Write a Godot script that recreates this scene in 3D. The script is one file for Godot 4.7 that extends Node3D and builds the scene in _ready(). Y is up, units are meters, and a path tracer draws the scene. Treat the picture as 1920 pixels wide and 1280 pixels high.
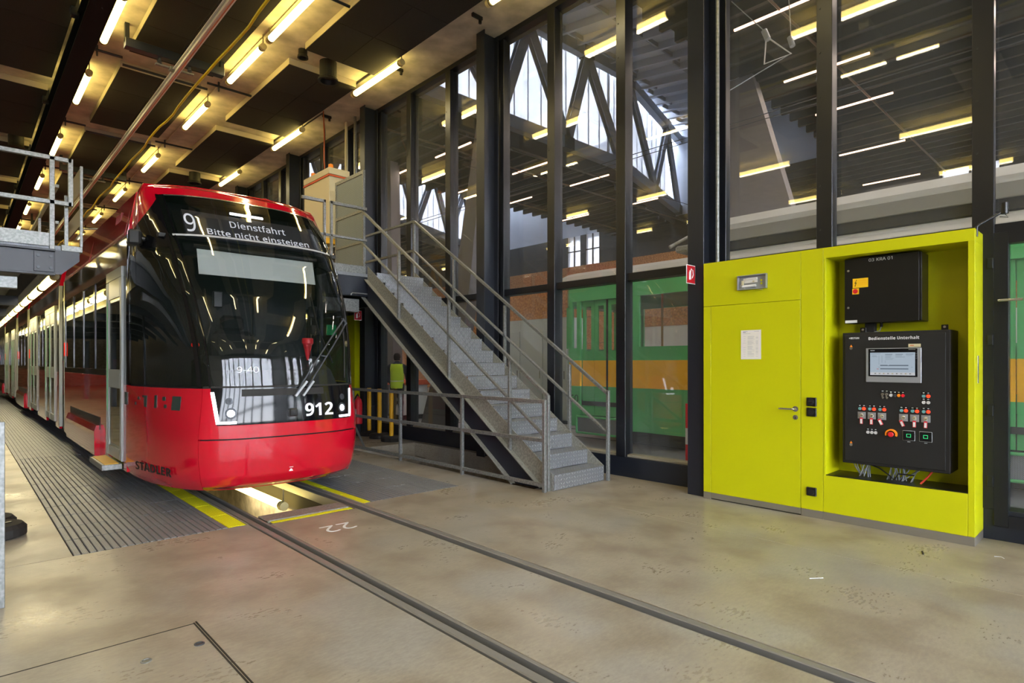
extends Node3D

# ---------------------------------------------------------------- mesh builder
class MB:
	var v := PackedVector3Array()
	var n := PackedVector3Array()
	var uv := PackedVector2Array()
	func put(a: Vector3, na: Vector3, t := Vector2.ZERO) -> void:
		v.append(a); n.append(na); uv.append(t)
	func tri(a: Vector3, b: Vector3, c: Vector3) -> void:   # counter-clockwise seen from outside
		var q := (b - a).cross(c - a)
		if q.length_squared() < 1e-16:
			return
		q = q.normalized()
		put(a, q); put(c, q); put(b, q)
	func trin(a: Vector3, b: Vector3, c: Vector3, na: Vector3, nb: Vector3, nc: Vector3) -> void:
		put(a, na); put(c, nc); put(b, nb)
	func quad(a: Vector3, b: Vector3, c: Vector3, d: Vector3) -> void:
		var q := (b - a).cross(d - a).normalized()
		put(a, q, Vector2(0, 1)); put(c, q, Vector2(1, 0)); put(b, q, Vector2(1, 1))
		put(a, q, Vector2(0, 1)); put(d, q, Vector2(0, 0)); put(c, q, Vector2(1, 0))
	func box(c: Vector3, s: Vector3, b := Basis.IDENTITY, ch := 0.0) -> MB:
		var h := s * 0.5
		var k: float = min(ch, min(h.x, min(h.y, h.z)) * 0.9)
		if k <= 0.0:
			var p := []
			for i in 8:
				p.append(c + b * Vector3(h.x if i & 1 else -h.x, h.y if i & 2 else -h.y, h.z if i & 4 else -h.z))
			quad(p[4], p[5], p[7], p[6]); quad(p[1], p[0], p[2], p[3])
			quad(p[5], p[1], p[3], p[7]); quad(p[0], p[4], p[6], p[2])
			quad(p[6], p[7], p[3], p[2]); quad(p[0], p[1], p[5], p[4])
			return self
		var X := []
		for i in 8:
			var sg := Vector3(1 if i & 1 else -1, 1 if i & 2 else -1, 1 if i & 4 else -1)
			var e := []
			for ax in 3:
				var q := h - Vector3(k, k, k)
				q[ax] = h[ax]
				e.append(c + b * (q * sg))
			X.append(e)
		var F := [[2, 4, 5, 7, 6], [2, 1, 0, 2, 3], [0, 5, 1, 3, 7], [0, 0, 4, 6, 2], [1, 6, 7, 3, 2], [1, 0, 1, 5, 4]]
		for f in F:
			quad(X[f[1]][f[0]], X[f[2]][f[0]], X[f[3]][f[0]], X[f[4]][f[0]])
		var mid := c
		for ax in 3:
			var u := (ax + 1) % 3
			var w := (ax + 2) % 3
			for i in 8:
				if i & (1 << ax):
					continue
				var j := i | (1 << ax)
				var a: Vector3 = X[i][u]
				var a2: Vector3 = X[j][u]
				var d: Vector3 = X[i][w]
				var d2: Vector3 = X[j][w]
				if (a2 - a).cross(d - a).dot((a + d2) * 0.5 - mid) > 0:
					quad(a, a2, d2, d)
				else:
					quad(a, d, d2, a2)
		for i in 8:
			var a: Vector3 = X[i][0]
			var d: Vector3 = X[i][1]
			var e: Vector3 = X[i][2]
			if (d - a).cross(e - a).dot(a - mid) > 0:
				tri(a, d, e)
			else:
				tri(a, e, d)
		return self
	func lohi(a: Vector3, b: Vector3, ch := 0.0) -> MB:
		return box((a + b) * 0.5, (b - a).abs(), Basis.IDENTITY, ch)
	func bar(a: Vector3, b: Vector3, w: float, h: float, up := Vector3.UP, ch := 0.0) -> MB:  # w across, h along up
		var z := (b - a).normalized()
		if absf(z.dot(up)) > 0.98:
			up = Vector3.FORWARD if absf(z.z) < 0.9 else Vector3.RIGHT
		var x := up.cross(z).normalized()
		var y := z.cross(x).normalized()
		return box((a + b) * 0.5, Vector3(w, h, a.distance_to(b)), Basis(x, y, z), ch)
	func ring(c: Vector3, x: Vector3, y: Vector3, r: float, seg: int) -> Array:
		var o := []
		for i in seg:
			var t := TAU * i / seg
			o.append(c + (x * cos(t) + y * sin(t)) * r)
		return o
	func cyl(a: Vector3, b: Vector3, r0: float, r1 := -1.0, seg := 12, caps := true) -> MB:
		if r1 < 0:
			r1 = r0
		var z := (b - a).normalized()
		var x := (Vector3.UP if absf(z.y) < 0.9 else Vector3.RIGHT).cross(z).normalized()
		var y := z.cross(x)
		var A := ring(a, x, y, r0, seg)
		var B := ring(b, x, y, r1, seg)
		for i in seg:
			var j := (i + 1) % seg
			var ni := (x * cos(TAU * i / seg) + y * sin(TAU * i / seg)).normalized()
			var nj := (x * cos(TAU * j / seg) + y * sin(TAU * j / seg)).normalized()
			trin(A[i], A[j], B[j], ni, nj, nj)
			trin(A[i], B[j], B[i], ni, nj, ni)
			if caps:
				tri(b, B[i], B[j])
				tri(a, A[j], A[i])
		return self
	func tube(p: Array, r: float, seg := 8) -> MB:
		var rings := []
		var norms := []
		var up := Vector3.UP
		for i in p.size():
			var z: Vector3 = (p[min(i + 1, p.size() - 1)] - p[max(i - 1, 0)]).normalized()
			if absf(z.dot(up)) > 0.95:
				up = Vector3.RIGHT if absf(z.x) < 0.7 else Vector3.FORWARD
			var x := up.cross(z).normalized()
			var y := z.cross(x)
			up = y
			rings.append(ring(p[i], x, y, r, seg))
			var nn := []
			for k in seg:
				nn.append(x * cos(TAU * k / seg) + y * sin(TAU * k / seg))
			norms.append(nn)
		for i in p.size() - 1:
			for k in seg:
				var j := (k + 1) % seg
				trin(rings[i][k], rings[i][j], rings[i + 1][j], norms[i][k], norms[i][j], norms[i + 1][j])
				trin(rings[i][k], rings[i + 1][j], rings[i + 1][k], norms[i][k], norms[i + 1][j], norms[i + 1][k])
		for k in range(1, seg - 1):
			tri(rings[0][0], rings[0][k + 1], rings[0][k])
			tri(rings[-1][0], rings[-1][k], rings[-1][k + 1])
		return self
	func lathe(c: Vector3, prof: Array, seg := 20, axis := Vector3.UP) -> MB:  # prof of (radius, along axis)
		var x := (Vector3.UP if absf(axis.y) < 0.9 else Vector3.RIGHT).cross(axis).normalized()
		var y := axis.cross(x)
		for i in prof.size() - 1:
			var A := ring(c + axis * prof[i].y, x, y, prof[i].x, seg)
			var B := ring(c + axis * prof[i + 1].y, x, y, prof[i + 1].x, seg)
			for k in seg:
				var j := (k + 1) % seg
				quad(A[k], A[j], B[j], B[k]) if prof[i].x > 1e-6 else tri(A[k], B[j], B[k])
		return self
	func prism(poly: PackedVector2Array, o: Vector3, x: Vector3, y: Vector3, depth: float) -> MB:  # extrude along x cross y
		var z := x.cross(y).normalized() * depth
		if Geometry2D.is_polygon_clockwise(poly):
			poly.reverse()
		var t := Geometry2D.triangulate_polygon(poly)
		for i in range(0, t.size(), 3):
			var q := []
			for k in 3:
				q.append(o + x * poly[t[i + k]].x + y * poly[t[i + k]].y)
			if (q[1] - q[0]).cross(q[2] - q[0]).dot(z) < 0:
				var s = q[1]; q[1] = q[2]; q[2] = s
			tri(q[0] + z, q[1] + z, q[2] + z)
			tri(q[0], q[2], q[1])
		for i in poly.size():
			var a := poly[i]
			var b := poly[(i + 1) % poly.size()]
			var A := o + x * a.x + y * a.y
			var B := o + x * b.x + y * b.y
			quad(A, B, B + z, A + z)
		return self
	func mesh() -> ArrayMesh:
		var a := []
		a.resize(Mesh.ARRAY_MAX)
		a[Mesh.ARRAY_VERTEX] = v
		a[Mesh.ARRAY_NORMAL] = n
		a[Mesh.ARRAY_TEX_UV] = uv
		var m := ArrayMesh.new()
		m.add_surface_from_arrays(Mesh.PRIMITIVE_TRIANGLES, a)
		return m

# ---------------------------------------------------------------- scene helpers
var M := {}
var used := {}

func hexc(h: String) -> Color:
	return Color.html(h)

func mat(key: String, col: String, rough := 0.6, metal := 0.0, spec := 0.5) -> StandardMaterial3D:
	var m := StandardMaterial3D.new()
	m.resource_name = key
	m.albedo_color = hexc(col)
	m.roughness = rough
	m.metallic = metal
	m.metallic_specular = spec
	M[key] = m
	return m

func glow(key: String, col: String, emit: Color, e: float) -> StandardMaterial3D:
	var m := mat(key, col, 0.4)
	m.emission_enabled = true
	m.emission = emit
	m.emission_energy_multiplier = e
	return m

func glass(key: String, col: String, alpha: float, rough := 0.02) -> StandardMaterial3D:
	var m := mat(key, col, rough)
	m.albedo_color.a = alpha
	m.transparency = BaseMaterial3D.TRANSPARENCY_ALPHA
	m.cull_mode = BaseMaterial3D.CULL_DISABLED
	return m

func noise_tex(fr: float, oct: int, lo: Color, hi: Color, size := 512, sd := 1, mid := -1.0, midc := Color.WHITE, kind := FastNoiseLite.TYPE_SIMPLEX_SMOOTH) -> NoiseTexture2D:
	var f := FastNoiseLite.new()
	f.seed = sd
	f.noise_type = kind
	f.frequency = fr
	f.fractal_octaves = oct
	var t := NoiseTexture2D.new()
	t.width = size; t.height = size
	t.seamless = true
	t.noise = f
	var g := Gradient.new()
	g.set_color(0, lo); g.set_color(1, hi)
	if mid >= 0:
		g.add_point(mid, midc)
	t.color_ramp = g
	return t

func tri_tex(m: StandardMaterial3D, t: Texture2D, scale: float, what := "albedo") -> void:
	m.uv1_triplanar = true
	m.uv1_world_triplanar = true
	m.uv1_scale = Vector3.ONE * scale
	if what == "albedo":
		m.albedo_texture = t
	elif what == "rough":
		m.roughness_texture = t
		m.roughness_texture_channel = BaseMaterial3D.TEXTURE_CHANNEL_GRAYSCALE
	elif what == "height":
		m.heightmap_enabled = true
		m.heightmap_texture = t

func numbered(called: String) -> String:
	if not used.has(called):
		used[called] = 0
		return called
	used[called] += 1
	return "%s_%03d" % [called, used[called]]

func tag(o: Node, label: String, category: String, group := "") -> Node:
	o.set_meta("label", label)
	o.set_meta("category", category)
	if group:
		o.set_meta("group", group)
	return o

func thing(called: String, label: String, category: String, at := Vector3.ZERO, group := "", turn := 0.0) -> Node3D:
	var o := Node3D.new()
	o.name = numbered(called)
	add_child(o)
	o.position = at
	o.rotation.y = turn
	tag(o, label, category, group)
	return o

func setting(called: String) -> Node3D:
	var o := Node3D.new()
	o.name = numbered(called)
	add_child(o)
	o.set_meta("kind", "structure")
	return o

# a part; what is an MB or a Mesh. World coordinates when the parent sits at the origin, else own.
func obj(called: String, what, m: Material, parent: Node = null) -> MeshInstance3D:
	var o := MeshInstance3D.new()
	o.mesh = what.mesh() if what is MB else what
	o.material_override = m
	if parent == null or parent == self:
		o.name = numbered(called)
		add_child(o)
	else:
		o.name = called
		parent.add_child(o, true)
	return o

func struct(called: String, what, m: Material) -> MeshInstance3D:
	var o := obj(called, what, m)
	o.set_meta("kind", "structure")
	return o

func dup(root: Node3D, at: Vector3, label := "", turn := 1e9) -> Node3D:
	var r: Node3D = root.duplicate()
	r.name = numbered(str(root.name).rstrip("0123456789").trim_suffix("_"))
	add_child(r)
	r.position = at
	if turn < 1e8:
		r.rotation.y = turn
	if label:
		r.set_meta("label", label)
	return r

func nb() -> MB:
	return MB.new()

func text(called: String, s: String, size: float, m: Material, at: Vector3, b: Basis, parent: Node, depth := 0.002, bold := 500, stretch := 1.0, fam := "Droid Sans") -> MeshInstance3D:
	var f := SystemFont.new()
	f.font_names = PackedStringArray([fam])
	f.font_weight = bold
	var t := TextMesh.new()
	t.text = s
	t.font = f
	t.font_size = 64
	t.pixel_size = size / 64.0 * 1.39      # size is about the height of a capital
	t.depth = depth
	t.curve_step = 2.0
	var o := obj(called, t, m, parent)
	o.transform = Transform3D(b * Basis.from_scale(Vector3(stretch, 1, 1)), at)
	return o

const FACE_X := Basis(Vector3(0, 0, 1), Vector3(0, 1, 0), Vector3(-1, 0, 0))   # lettering on a wall that looks towards -x

func materials() -> void:
	# floor: one computed texture, 5 m wide: pale concrete, brown and grey drifts, fine scratches
	var n1 := FastNoiseLite.new(); n1.seed = 4; n1.frequency = 0.006; n1.fractal_octaves = 5
	var n2 := FastNoiseLite.new(); n2.seed = 9; n2.frequency = 0.05; n2.fractal_octaves = 4
	var n3 := FastNoiseLite.new(); n3.seed = 21; n3.frequency = 0.003; n3.fractal_octaves = 3
	var n4 := FastNoiseLite.new(); n4.seed = 33; n4.frequency = 0.18; n4.fractal_octaves = 2
	var S := 1024
	var i1 := n1.get_seamless_image(S, S, false, false, 0.1, false)
	var i2 := n2.get_seamless_image(S, S, false, false, 0.1, false)
	var i3 := n3.get_seamless_image(S, S, false, false, 0.1, false)
	var i4 := n4.get_seamless_image(S, S, false, false, 0.1, false)
	var im := Image.create(S, S, false, Image.FORMAT_RGB8)
	var ro := Image.create(S, S, false, Image.FORMAT_RGB8)
	var ca := Color(0.615, 0.585, 0.525)
	var cb := Color(0.54, 0.50, 0.44)
	var cc := Color(0.60, 0.595, 0.575)
	var d1 := i1.get_data(); var d2 := i2.get_data(); var d3 := i3.get_data(); var d4 := i4.get_data()
	var oi := PackedByteArray(); oi.resize(S * S * 3)
	var orr := PackedByteArray(); orr.resize(S * S * 3)
	for k in S * S:
		var a: float = (d1[k] / 255.0 - 0.5) * 1.5 + 0.5
		var b: float = (d2[(k % S) + ((k / S) * 3 % S) * S] / 255.0 - 0.5) * 1.6 + 0.5
		var c: float = (d3[k] / 255.0 - 0.5) * 1.5 + 0.5
		var e: float = d4[(k % S) + ((k / S) * 2 % S) * S] / 255.0 - 0.5
		var col := ca.lerp(cb, smoothstep(0.25, 0.95, a)).lerp(cc, smoothstep(0.4, 0.95, c) * 0.7)
		var sp := 1.0 + (b - 0.5) * 0.10 + e * 0.08
		oi[k * 3] = clampi(int(col.r * sp * 255), 0, 255)
		oi[k * 3 + 1] = clampi(int(col.g * sp * 255), 0, 255)
		oi[k * 3 + 2] = clampi(int(col.b * sp * 255), 0, 255)
		var r := int(clampf(0.36 + (a - 0.5) * 0.18 + (b - 0.5) * 0.10 + e * 0.05, 0.2, 0.8) * 255)
		orr[k * 3] = r; orr[k * 3 + 1] = r; orr[k * 3 + 2] = r
	im.set_data(S, S, false, Image.FORMAT_RGB8, oi)
	ro.set_data(S, S, false, Image.FORMAT_RGB8, orr)
	var m := mat("floor", "ffffff", 1.0)
	tri_tex(m, ImageTexture.create_from_image(im), 0.23)
	tri_tex(m, ImageTexture.create_from_image(ro), 0.23, "rough")
	# ceiling concrete
	m = mat("ceiling", "ffffff", 0.8)
	tri_tex(m, noise_tex(0.012, 5, Color(0.60, 0.57, 0.51), Color(0.84, 0.80, 0.72), 512, 3), 0.3)
	m = mat("concrete", "ffffff", 0.8)
	tri_tex(m, noise_tex(0.02, 4, Color(0.40, 0.37, 0.32), Color(0.62, 0.58, 0.51), 512, 13), 0.5)
	m = mat("acoustic", "ffffff", 0.95)
	tri_tex(m, noise_tex(0.16, 3, Color(0.105, 0.095, 0.085), Color(0.22, 0.20, 0.18), 256, 5), 2.2)
	m = mat("panel_side", "b9ae97", 0.8)
	mat("beam_matt", "141519", 0.7, 0.0, 0.25)
	mat("black_steel", "1a1f2a", 0.38, 0.0, 0.5)
	mat("black_frame", "12151d", 0.33)
	mat("steel_grey", "43474e", 0.4, 0.3)
	mat("truss_grey", "868d99", 0.5, 0.1)
	mat("dark_beam", "24262a", 0.6)
	mat("sill_light", "9c9788", 0.5, 0.2)
	m = mat("galv", "ffffff", 0.42, 0.55)
	tri_tex(m, noise_tex(0.05, 3, Color(0.44, 0.45, 0.45), Color(0.60, 0.61, 0.60), 256, 8), 2.0)
	m = mat("galv_dull", "ffffff", 0.5, 0.35)
	tri_tex(m, noise_tex(0.05, 3, Color(0.48, 0.48, 0.46), Color(0.66, 0.66, 0.62), 256, 18), 2.0)
	# chequer plate: relief lozenges
	var cp := Image.create(128, 128, false, Image.FORMAT_RGB8)
	cp.fill(Color(0, 0, 0))
	for j in 4:
		for i in 4:
			var c := Vector2(i * 32 + 16, j * 32 + 16)
			var dv := Vector2(1, 1).normalized() if (i + j) % 2 == 0 else Vector2(1, -1).normalized()
			for y in range(-15, 16):
				for x in range(-15, 16):
					var q := Vector2(x, y)
					var e := pow(q.dot(dv) / 13.5, 2.0) + pow(q.dot(dv.orthogonal()) / 4.6, 2.0)
					if e < 1.0:
						var h := 1.0 - e * e
						cp.set_pixel(int(c.x) + x, int(c.y) + y, Color(h, h, h))
	m = mat("chequer", "a9adb0", 0.33, 0.6)
	var ct := ImageTexture.create_from_image(cp)
	tri_tex(m, ct, 5.2, "height")
	var ca2: Image = Image.create(128, 128, false, Image.FORMAT_RGB8)
	for y in 128:
		for x in 128:
			var g := 0.60 + 0.15 * smoothstep(0.1, 0.7, cp.get_pixel(x, y).r)
			ca2.set_pixel(x, y, Color(g * 0.97, g * 0.99, g * 1.02))
	m.albedo_color = Color.WHITE
	tri_tex(m, ImageTexture.create_from_image(ca2), 5.2)
	m.heightmap_scale = 0.9
	# perforated plank: dark pressed dots on grey steel
	var pl := Image.create(64, 64, false, Image.FORMAT_RGB8)
	for y in 64:
		for x in 64:
			var c := Vector2(fposmod(x, 32) - 16, fposmod(y + (16 if x >= 32 else 0), 32) - 16).length()
			var g := 0.21 if c < 6 else (0.56 if c < 10 else 0.40)
			pl.set_pixel(x, y, Color(g * 0.97, g, g * 1.05) * 1.25)
	var plt := ImageTexture.create_from_image(pl)
	m = mat("plank", "ffffff", 0.5, 0.35)
	tri_tex(m, plt, 22.0)
	m = mat("plank_yellow", "e6d911", 0.6)
	tri_tex(m, plt, 22.0)
	m.albedo_color = Color(1.7, 1.65, 0.1)
	mat("rail_steel", "8b8985", 0.42, 0.35)
	mat("rail_dark", "2c2722", 0.8)
	mat("rubber", "1d1b19", 0.75)
	mat("green_panel", "c2c408", 0.42, 0.0, 0.4)
	mat("joint_dark", "22240a", 0.8)
	mat("kick_steel", "98948a", 0.35, 0.6)
	mat("box_black", "141516", 0.3)
	mat("box_black_matt", "161718", 0.55)
	mat("white_print", "dfe2e6", 0.6)
	mat("grey_print", "a9adb3", 0.6)
	mat("black_print", "101010", 0.6)
	mat("paper", "e6e4de", 0.8)
	mat("chrome", "c4c4c2", 0.18, 0.9)
	mat("screen_frame", "a8adb4", 0.35, 0.5)
	mat("screen_black", "0d1016", 0.15)
	mat("yellow_sticker", "f2bf10", 0.5)
	mat("red_sign", "b3121f", 0.4)
	mat("red_dark", "7c0d17", 0.4)
	mat("red_plastic", "d3222f", 0.3)
	mat("orange_plastic", "f08a1c", 0.4)
	mat("teal_lens", "6fa9b0", 0.25)
	mat("white_lens", "c9cacb", 0.3)
	mat("yellow_post", "e2ab14", 0.5)
	mat("yellow_cable", "d2c317", 0.5)
	mat("cable_grey", "9aa0a8", 0.5)
	mat("cable_black", "121212", 0.5)
	mat("cable_red", "d8432c", 0.5)
	mat("tram_red", "b80822", 0.10).clearcoat_enabled = true
	M["tram_red"].clearcoat = 1.0
	M["tram_red"].clearcoat_roughness = 0.03
	mat("tram_black", "0d0e11", 0.07)
	mat("tram_under", "121212", 0.7)
	mat("tram_grey", "989d9b", 0.4)
	mat("interior_dark", "26292c", 0.7)
	mat("interior_light", "b9bdbb", 0.6)
	mat("seat_red", "8c1d26", 0.8)
	mat("blind", "c9d6d6", 0.8)
	mat("wood_floor", "5d4a38", 0.6)
	glass("tram_glass", "0b1210", 0.72)
	glass("tram_windscreen", "0c1714", 0.34)
	glass("door_glass", "16221e", 0.30)
	glass("day_glass", "e8ecf0", 0.52, 0.1)
	glass("facade_glass", "dfe6ea", 0.03)
	glass("poly", "f4f6fa", 0.865, 0.2)
	mat("poly_joint", "aeb3bd", 0.6)
	m = mat("wood", "ffffff", 0.7)
	tri_tex(m, noise_tex(0.03, 4, Color(0.52, 0.33, 0.17), Color(0.80, 0.57, 0.33), 512, 31), 0.8)
	mat("cream_box", "c6be9c", 0.5)
	mat("orange_strap", "c4562a", 0.6)
	mat("copper_cable", "b0562c", 0.5)
	mat("old_green", "56b06c", 0.35)
	mat("old_green_dark", "2f6e3f", 0.5)
	mat("old_yellow", "eeb30f", 0.35)
	mat("old_roof", "b3b0a6", 0.7)
	mat("old_seat", "a8762f", 0.6)
	mat("grey_door", "aeb5b3", 0.5)
	mat("lean_grey", "6a6668", 0.6)
	mat("hall_floor", "8d8e90", 0.4)
	mat("hall_ceiling", "1d1f23", 0.75)
	mat("hall_rib", "2a2c31", 0.65)
	mat("roof_light", "b6bcc8", 0.6)
	mat("skin", "b98a70", 0.6)
	mat("vest", "c4e32a", 0.7)
	mat("vest_band", "d9dcd4", 0.4)
	mat("dark_cloth", "1f2430", 0.9)
	mat("hair_dark", "2a211c", 0.8)
	mat("hair_grey", "8f9299", 0.7)
	glow("tube_glow", "fff4d0", Color(1.0, 0.89, 0.50), TUBE_E)
	glow("led_warm", "ffe0c8", Color(1.0, 0.80, 0.66), 5.0)
	glow("led_white", "ffffff", Color(0.93, 0.96, 1.0), 4.0)
	glow("red_lamp", "ff4a2c", Color(1.0, 0.16, 0.06), 2.5)
	glow("green_sign", "35c07a", Color(0.1, 0.7, 0.4), 0.8)
	glow("red_glow", "c01020", Color(1, 0.03, 0.06), 1.2)
	glow("display_text", "e8ebf2", Color(0.85, 0.88, 0.95), 0.75)
	glow("green_light", "3aa563", Color(0.10, 0.55, 0.25), 0.55)
	mat("plate_brown", "5b4a40", 0.35, 0.3)
	mat("alu", "d4d4d0", 0.6)
	m = mat("mesh_panel", "ffffff", 0.5, 0.3)
	tri_tex(m, plt, 12.0)
	m.albedo_color = Color(0.95, 1.0, 0.98)
	mat("interior_black", "0b0b0c", 0.8)
	mat("white_wall", "c9cbc8", 0.6)
	mat("emblem", "2c3a36", 0.3)
	mat("display_board", "2e3340", 0.5)
	mat("seat_dark", "17181a", 0.8)
	glow("red_lamp_dim", "c8321e", Color(1.0, 0.12, 0.05), 0.5)
	mat("tube_cap", "d8c98f", 0.4)
	mat("tube_ring", "6e6446", 0.5)

const TUBE_E := 16.0
const SKY_E := 7.0

func _ready() -> void:
	# ---- camera, sky, exposure
	var cam := Camera3D.new()
	cam.name = "camera"
	var th := atan2(1040.0, 1108.0)
	cam.projection = Camera3D.PROJECTION_FRUSTUM
	cam.near = 0.05
	cam.far = 300.0
	cam.size = 1280.0 / 1108.0 * cam.near
	cam.frustum_offset = Vector2(0.0, 40.0 / 1108.0 * cam.near)
	cam.position = Vector3(0, 1.5, 0)
	cam.rotation = Vector3(0, -th, 0)
	add_child(cam)
	cam.current = true
	var env := Environment.new()
	env.background_mode = Environment.BG_SKY
	var sm := ProceduralSkyMaterial.new()
	sm.sky_top_color = Color(0.80, 0.84, 0.90)
	sm.sky_horizon_color = Color(0.90, 0.91, 0.93)
	sm.ground_horizon_color = Color(0.55, 0.55, 0.54)
	sm.ground_bottom_color = Color(0.42, 0.42, 0.40)
	sm.sky_energy_multiplier = SKY_E
	sm.sun_angle_max = 0.0
	var sky := Sky.new()
	sky.sky_material = sm
	env.sky = sky
	env.tonemap_mode = Environment.TONE_MAPPER_LINEAR
	env.tonemap_exposure = 0.9
	env.sdfgi_enabled = true
	env.ssao_enabled = true
	env.ssil_enabled = true
	var we := WorldEnvironment.new()
	we.name = "world"
	we.environment = env
	add_child(we)
	# ---- the place
	materials()
	build_shell()
	build_ceiling_panels()
	build_lamps()
	build_facade()
	build_green_wall()
	build_track()
	build_tram()
	build_stairs()
	build_platform_near_tram()
	build_hall()
	build_old_tram()
	build_small()

# ---------------------------------------------------------------- setting
func build_shell() -> void:
	var fl := setting("floor")
	var slabs := [
		[-9.0, 0.655, -48.0, -5.684], [-9.0, 1.97, -5.68, 8.0], [1.962, 1.98, -48.0, -5.684],
		[2.13, 3.0, -5.55, 8.0], [3.15, 5.0, -5.70, 8.0], [4.47, 5.0, -48.0, -5.704], [3.15, 3.168, -48.0, -5.704],
		[5.0, 6.5, -4.95, 8.0], [5.0, 6.5, -48.0, -9.4], [6.3, 6.5, -9.4, -4.95]]
	for s in slabs:
		obj("slab", nb().lohi(Vector3(s[0], -0.3, s[2]), Vector3(s[1], 0, s[3]), 0.003), M.floor, fl)
	obj("under_slab", nb().lohi(Vector3(-9, -2.2, -48), Vector3(6.5, -1.9, 8)), M.concrete, fl)
	obj("rail_bed", nb().lohi(Vector3(1.98, -0.3, -48), Vector3(2.13, -0.1, 8)), M.rail_dark, fl)
	obj("rail_bed", nb().lohi(Vector3(3.0, -0.3, -48), Vector3(3.15, -0.1, 8)), M.rail_dark, fl)
	# stair well beside the facade
	var w := nb()
	w.lohi(Vector3(6.3, -1.9, -9.4), Vector3(6.45, -0.3, -4.95)).lohi(Vector3(4.85, -1.9, -9.4), Vector3(5.0, -0.3, -4.95))
	w.lohi(Vector3(5.0, -1.9, -9.55), Vector3(6.3, -0.3, -9.4)).lohi(Vector3(5.0, -1.9, -4.95), Vector3(6.3, -0.3, -4.8))
	obj("well_wall", w, M.concrete, fl)
	var ws := nb()
	for i in 6:
		ws.lohi(Vector3(5.25, -1.9, -9.35 + i * 0.3), Vector3(6.3, -0.25 - i * 0.18, -9.05 + i * 0.3), 0.004)
	obj("well_step", ws, M.concrete, fl)
	# pit under the track
	var pt := nb()
	pt.lohi(Vector3(2.98, -1.9, -48), Vector3(3.12, -0.3, -5.6)).lohi(Vector3(0.2, -1.9, -48), Vector3(0.35, -0.3, -5.5))
	pt.lohi(Vector3(0.35, -1.9, -5.66), Vector3(4.85, -0.3, -5.5))
	obj("pit_wall", pt, M.concrete, fl)
	# walls
	var cl := setting("ceiling")
	obj("slab", nb().lohi(Vector3(-9, 6.8, -48), Vector3(6.5, 7.2, 8)), M.ceiling, cl)
	struct("wall_left", nb().lohi(Vector3(-9.3, -2.2, -48), Vector3(-9, 7.2, 8.3)), M.concrete)
	struct("wall_far", nb().lohi(Vector3(-9, -2.2, -48.3), Vector3(6.5, 7.2, -48)), M.concrete)
	# wall behind the camera: tall glazed bays over a low plinth
	var wb := nb()
	wb.lohi(Vector3(-9, -2.2, 8), Vector3(6.5, 0.3, 8.3)).lohi(Vector3(-9, 6.3, 8), Vector3(6.5, 7.2, 8.3))
	for i in 9:
		var x := -9.0 + i * 1.94
		wb.lohi(Vector3(x - 0.12, 0.3, 8), Vector3(x + 0.12, 6.3, 8.3))
	wb.lohi(Vector3(-9, 2.6, 8.05), Vector3(6.5, 2.75, 8.25))
	struct("wall_back", wb, M.black_steel)
	var bw := setting("window_1")
	for i in 8:
		obj("pane", nb().lohi(Vector3(-8.88 + i * 1.94, 0.3, 8.12), Vector3(-7.18 + i * 1.94, 6.3, 8.14)), M.day_glass, bw)

func build_ceiling_panels() -> void:
	var rows := [
		["L", -1.0, 1.255, -13.55 + 3.98 * 4, 3.28, "left of the black beam"],
		["M", 2.08, 3.38, -15.5 + 3.98 * 4, 3.26, "above the tram track"],
		["C", 4.195, 5.475, -13.45 + 3.98 * 4, 3.33, "next to the facade"]]
	var nth := ["nearest", "second", "third", "fourth", "fifth", "sixth", "seventh", "eighth", "ninth", "tenth", "farthest"]
	for r in rows:
		var wx: float = r[2] - r[1]
		var ln: float = r[4]
		var proto: Node3D = null
		var seen := 0
		for k in 11:
			var zf: float = r[3] - 3.98 * k
			var at := Vector3((r[1] + r[2]) * 0.5, 6.8, zf + ln * 0.5)
			if zf < -46:
				continue
			var lab := "dark acoustic ceiling panel, row %s, %s from the camera" % [r[5], nth[k]]
			if proto == null:
				proto = thing("acoustic_panel", lab, "ceiling panel", at, "acoustic panels under the concrete ceiling")
				obj("core", nb().box(Vector3(0, -0.058, 0), Vector3(wx, 0.112, ln), Basis.IDENTITY, 0.004), M.panel_side, proto)
				var tm := nb().box(Vector3.ZERO, Vector3(wx * 0.5 - 0.006, 0.012, ln / 3.0 - 0.006), Basis.IDENTITY, 0.002).mesh()
				for i in 2:
					for j in 3:
						var t := obj("tile", tm, M.acoustic, proto)
						t.position = Vector3((i - 0.5) * wx * 0.5, -0.1205, (j - 1) * ln / 3.0)
			else:
				dup(proto, at, lab)

func lamp_proto(lab: String, at: Vector3, group: String) -> Node3D:
	var p := thing("tube_lamp", lab, "lamp", at, group)
	obj("tube", nb().cyl(Vector3(0, 0, -0.76), Vector3(0, 0, 0.76), 0.05, -1, 16, false), M.tube_glow, p)
	for s in [-1.0, 1.0]:
		obj("end_cap", nb().cyl(Vector3(0, 0, s * 0.76), Vector3(0, 0, s * 0.86), 0.052, -1, 16), M.tube_cap, p)
		obj("ring", nb().cyl(Vector3(0, 0, s * 0.785), Vector3(0, 0, s * 0.8), 0.056, -1, 16), M.tube_ring, p)
	for s in [-0.83, 0.83]:
		obj("hook", nb().cyl(Vector3(0, 0.04, s), Vector3(0, 0.2, s), 0.008), M.tube_ring, p)
	var a := AreaLight3D.new()
	a.name = "lamp_light"
	a.area_size = Vector2(0.09, 1.5)
	a.light_color = Color(1.0, 0.95, 0.82)
	a.light_energy = 1.5
	a.shadow_enabled = true
	a.area_range = 20.0
	a.position = Vector3(0, -0.06, 0)
	a.rotation.x = -PI / 2
	p.add_child(a)
	return p

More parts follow.
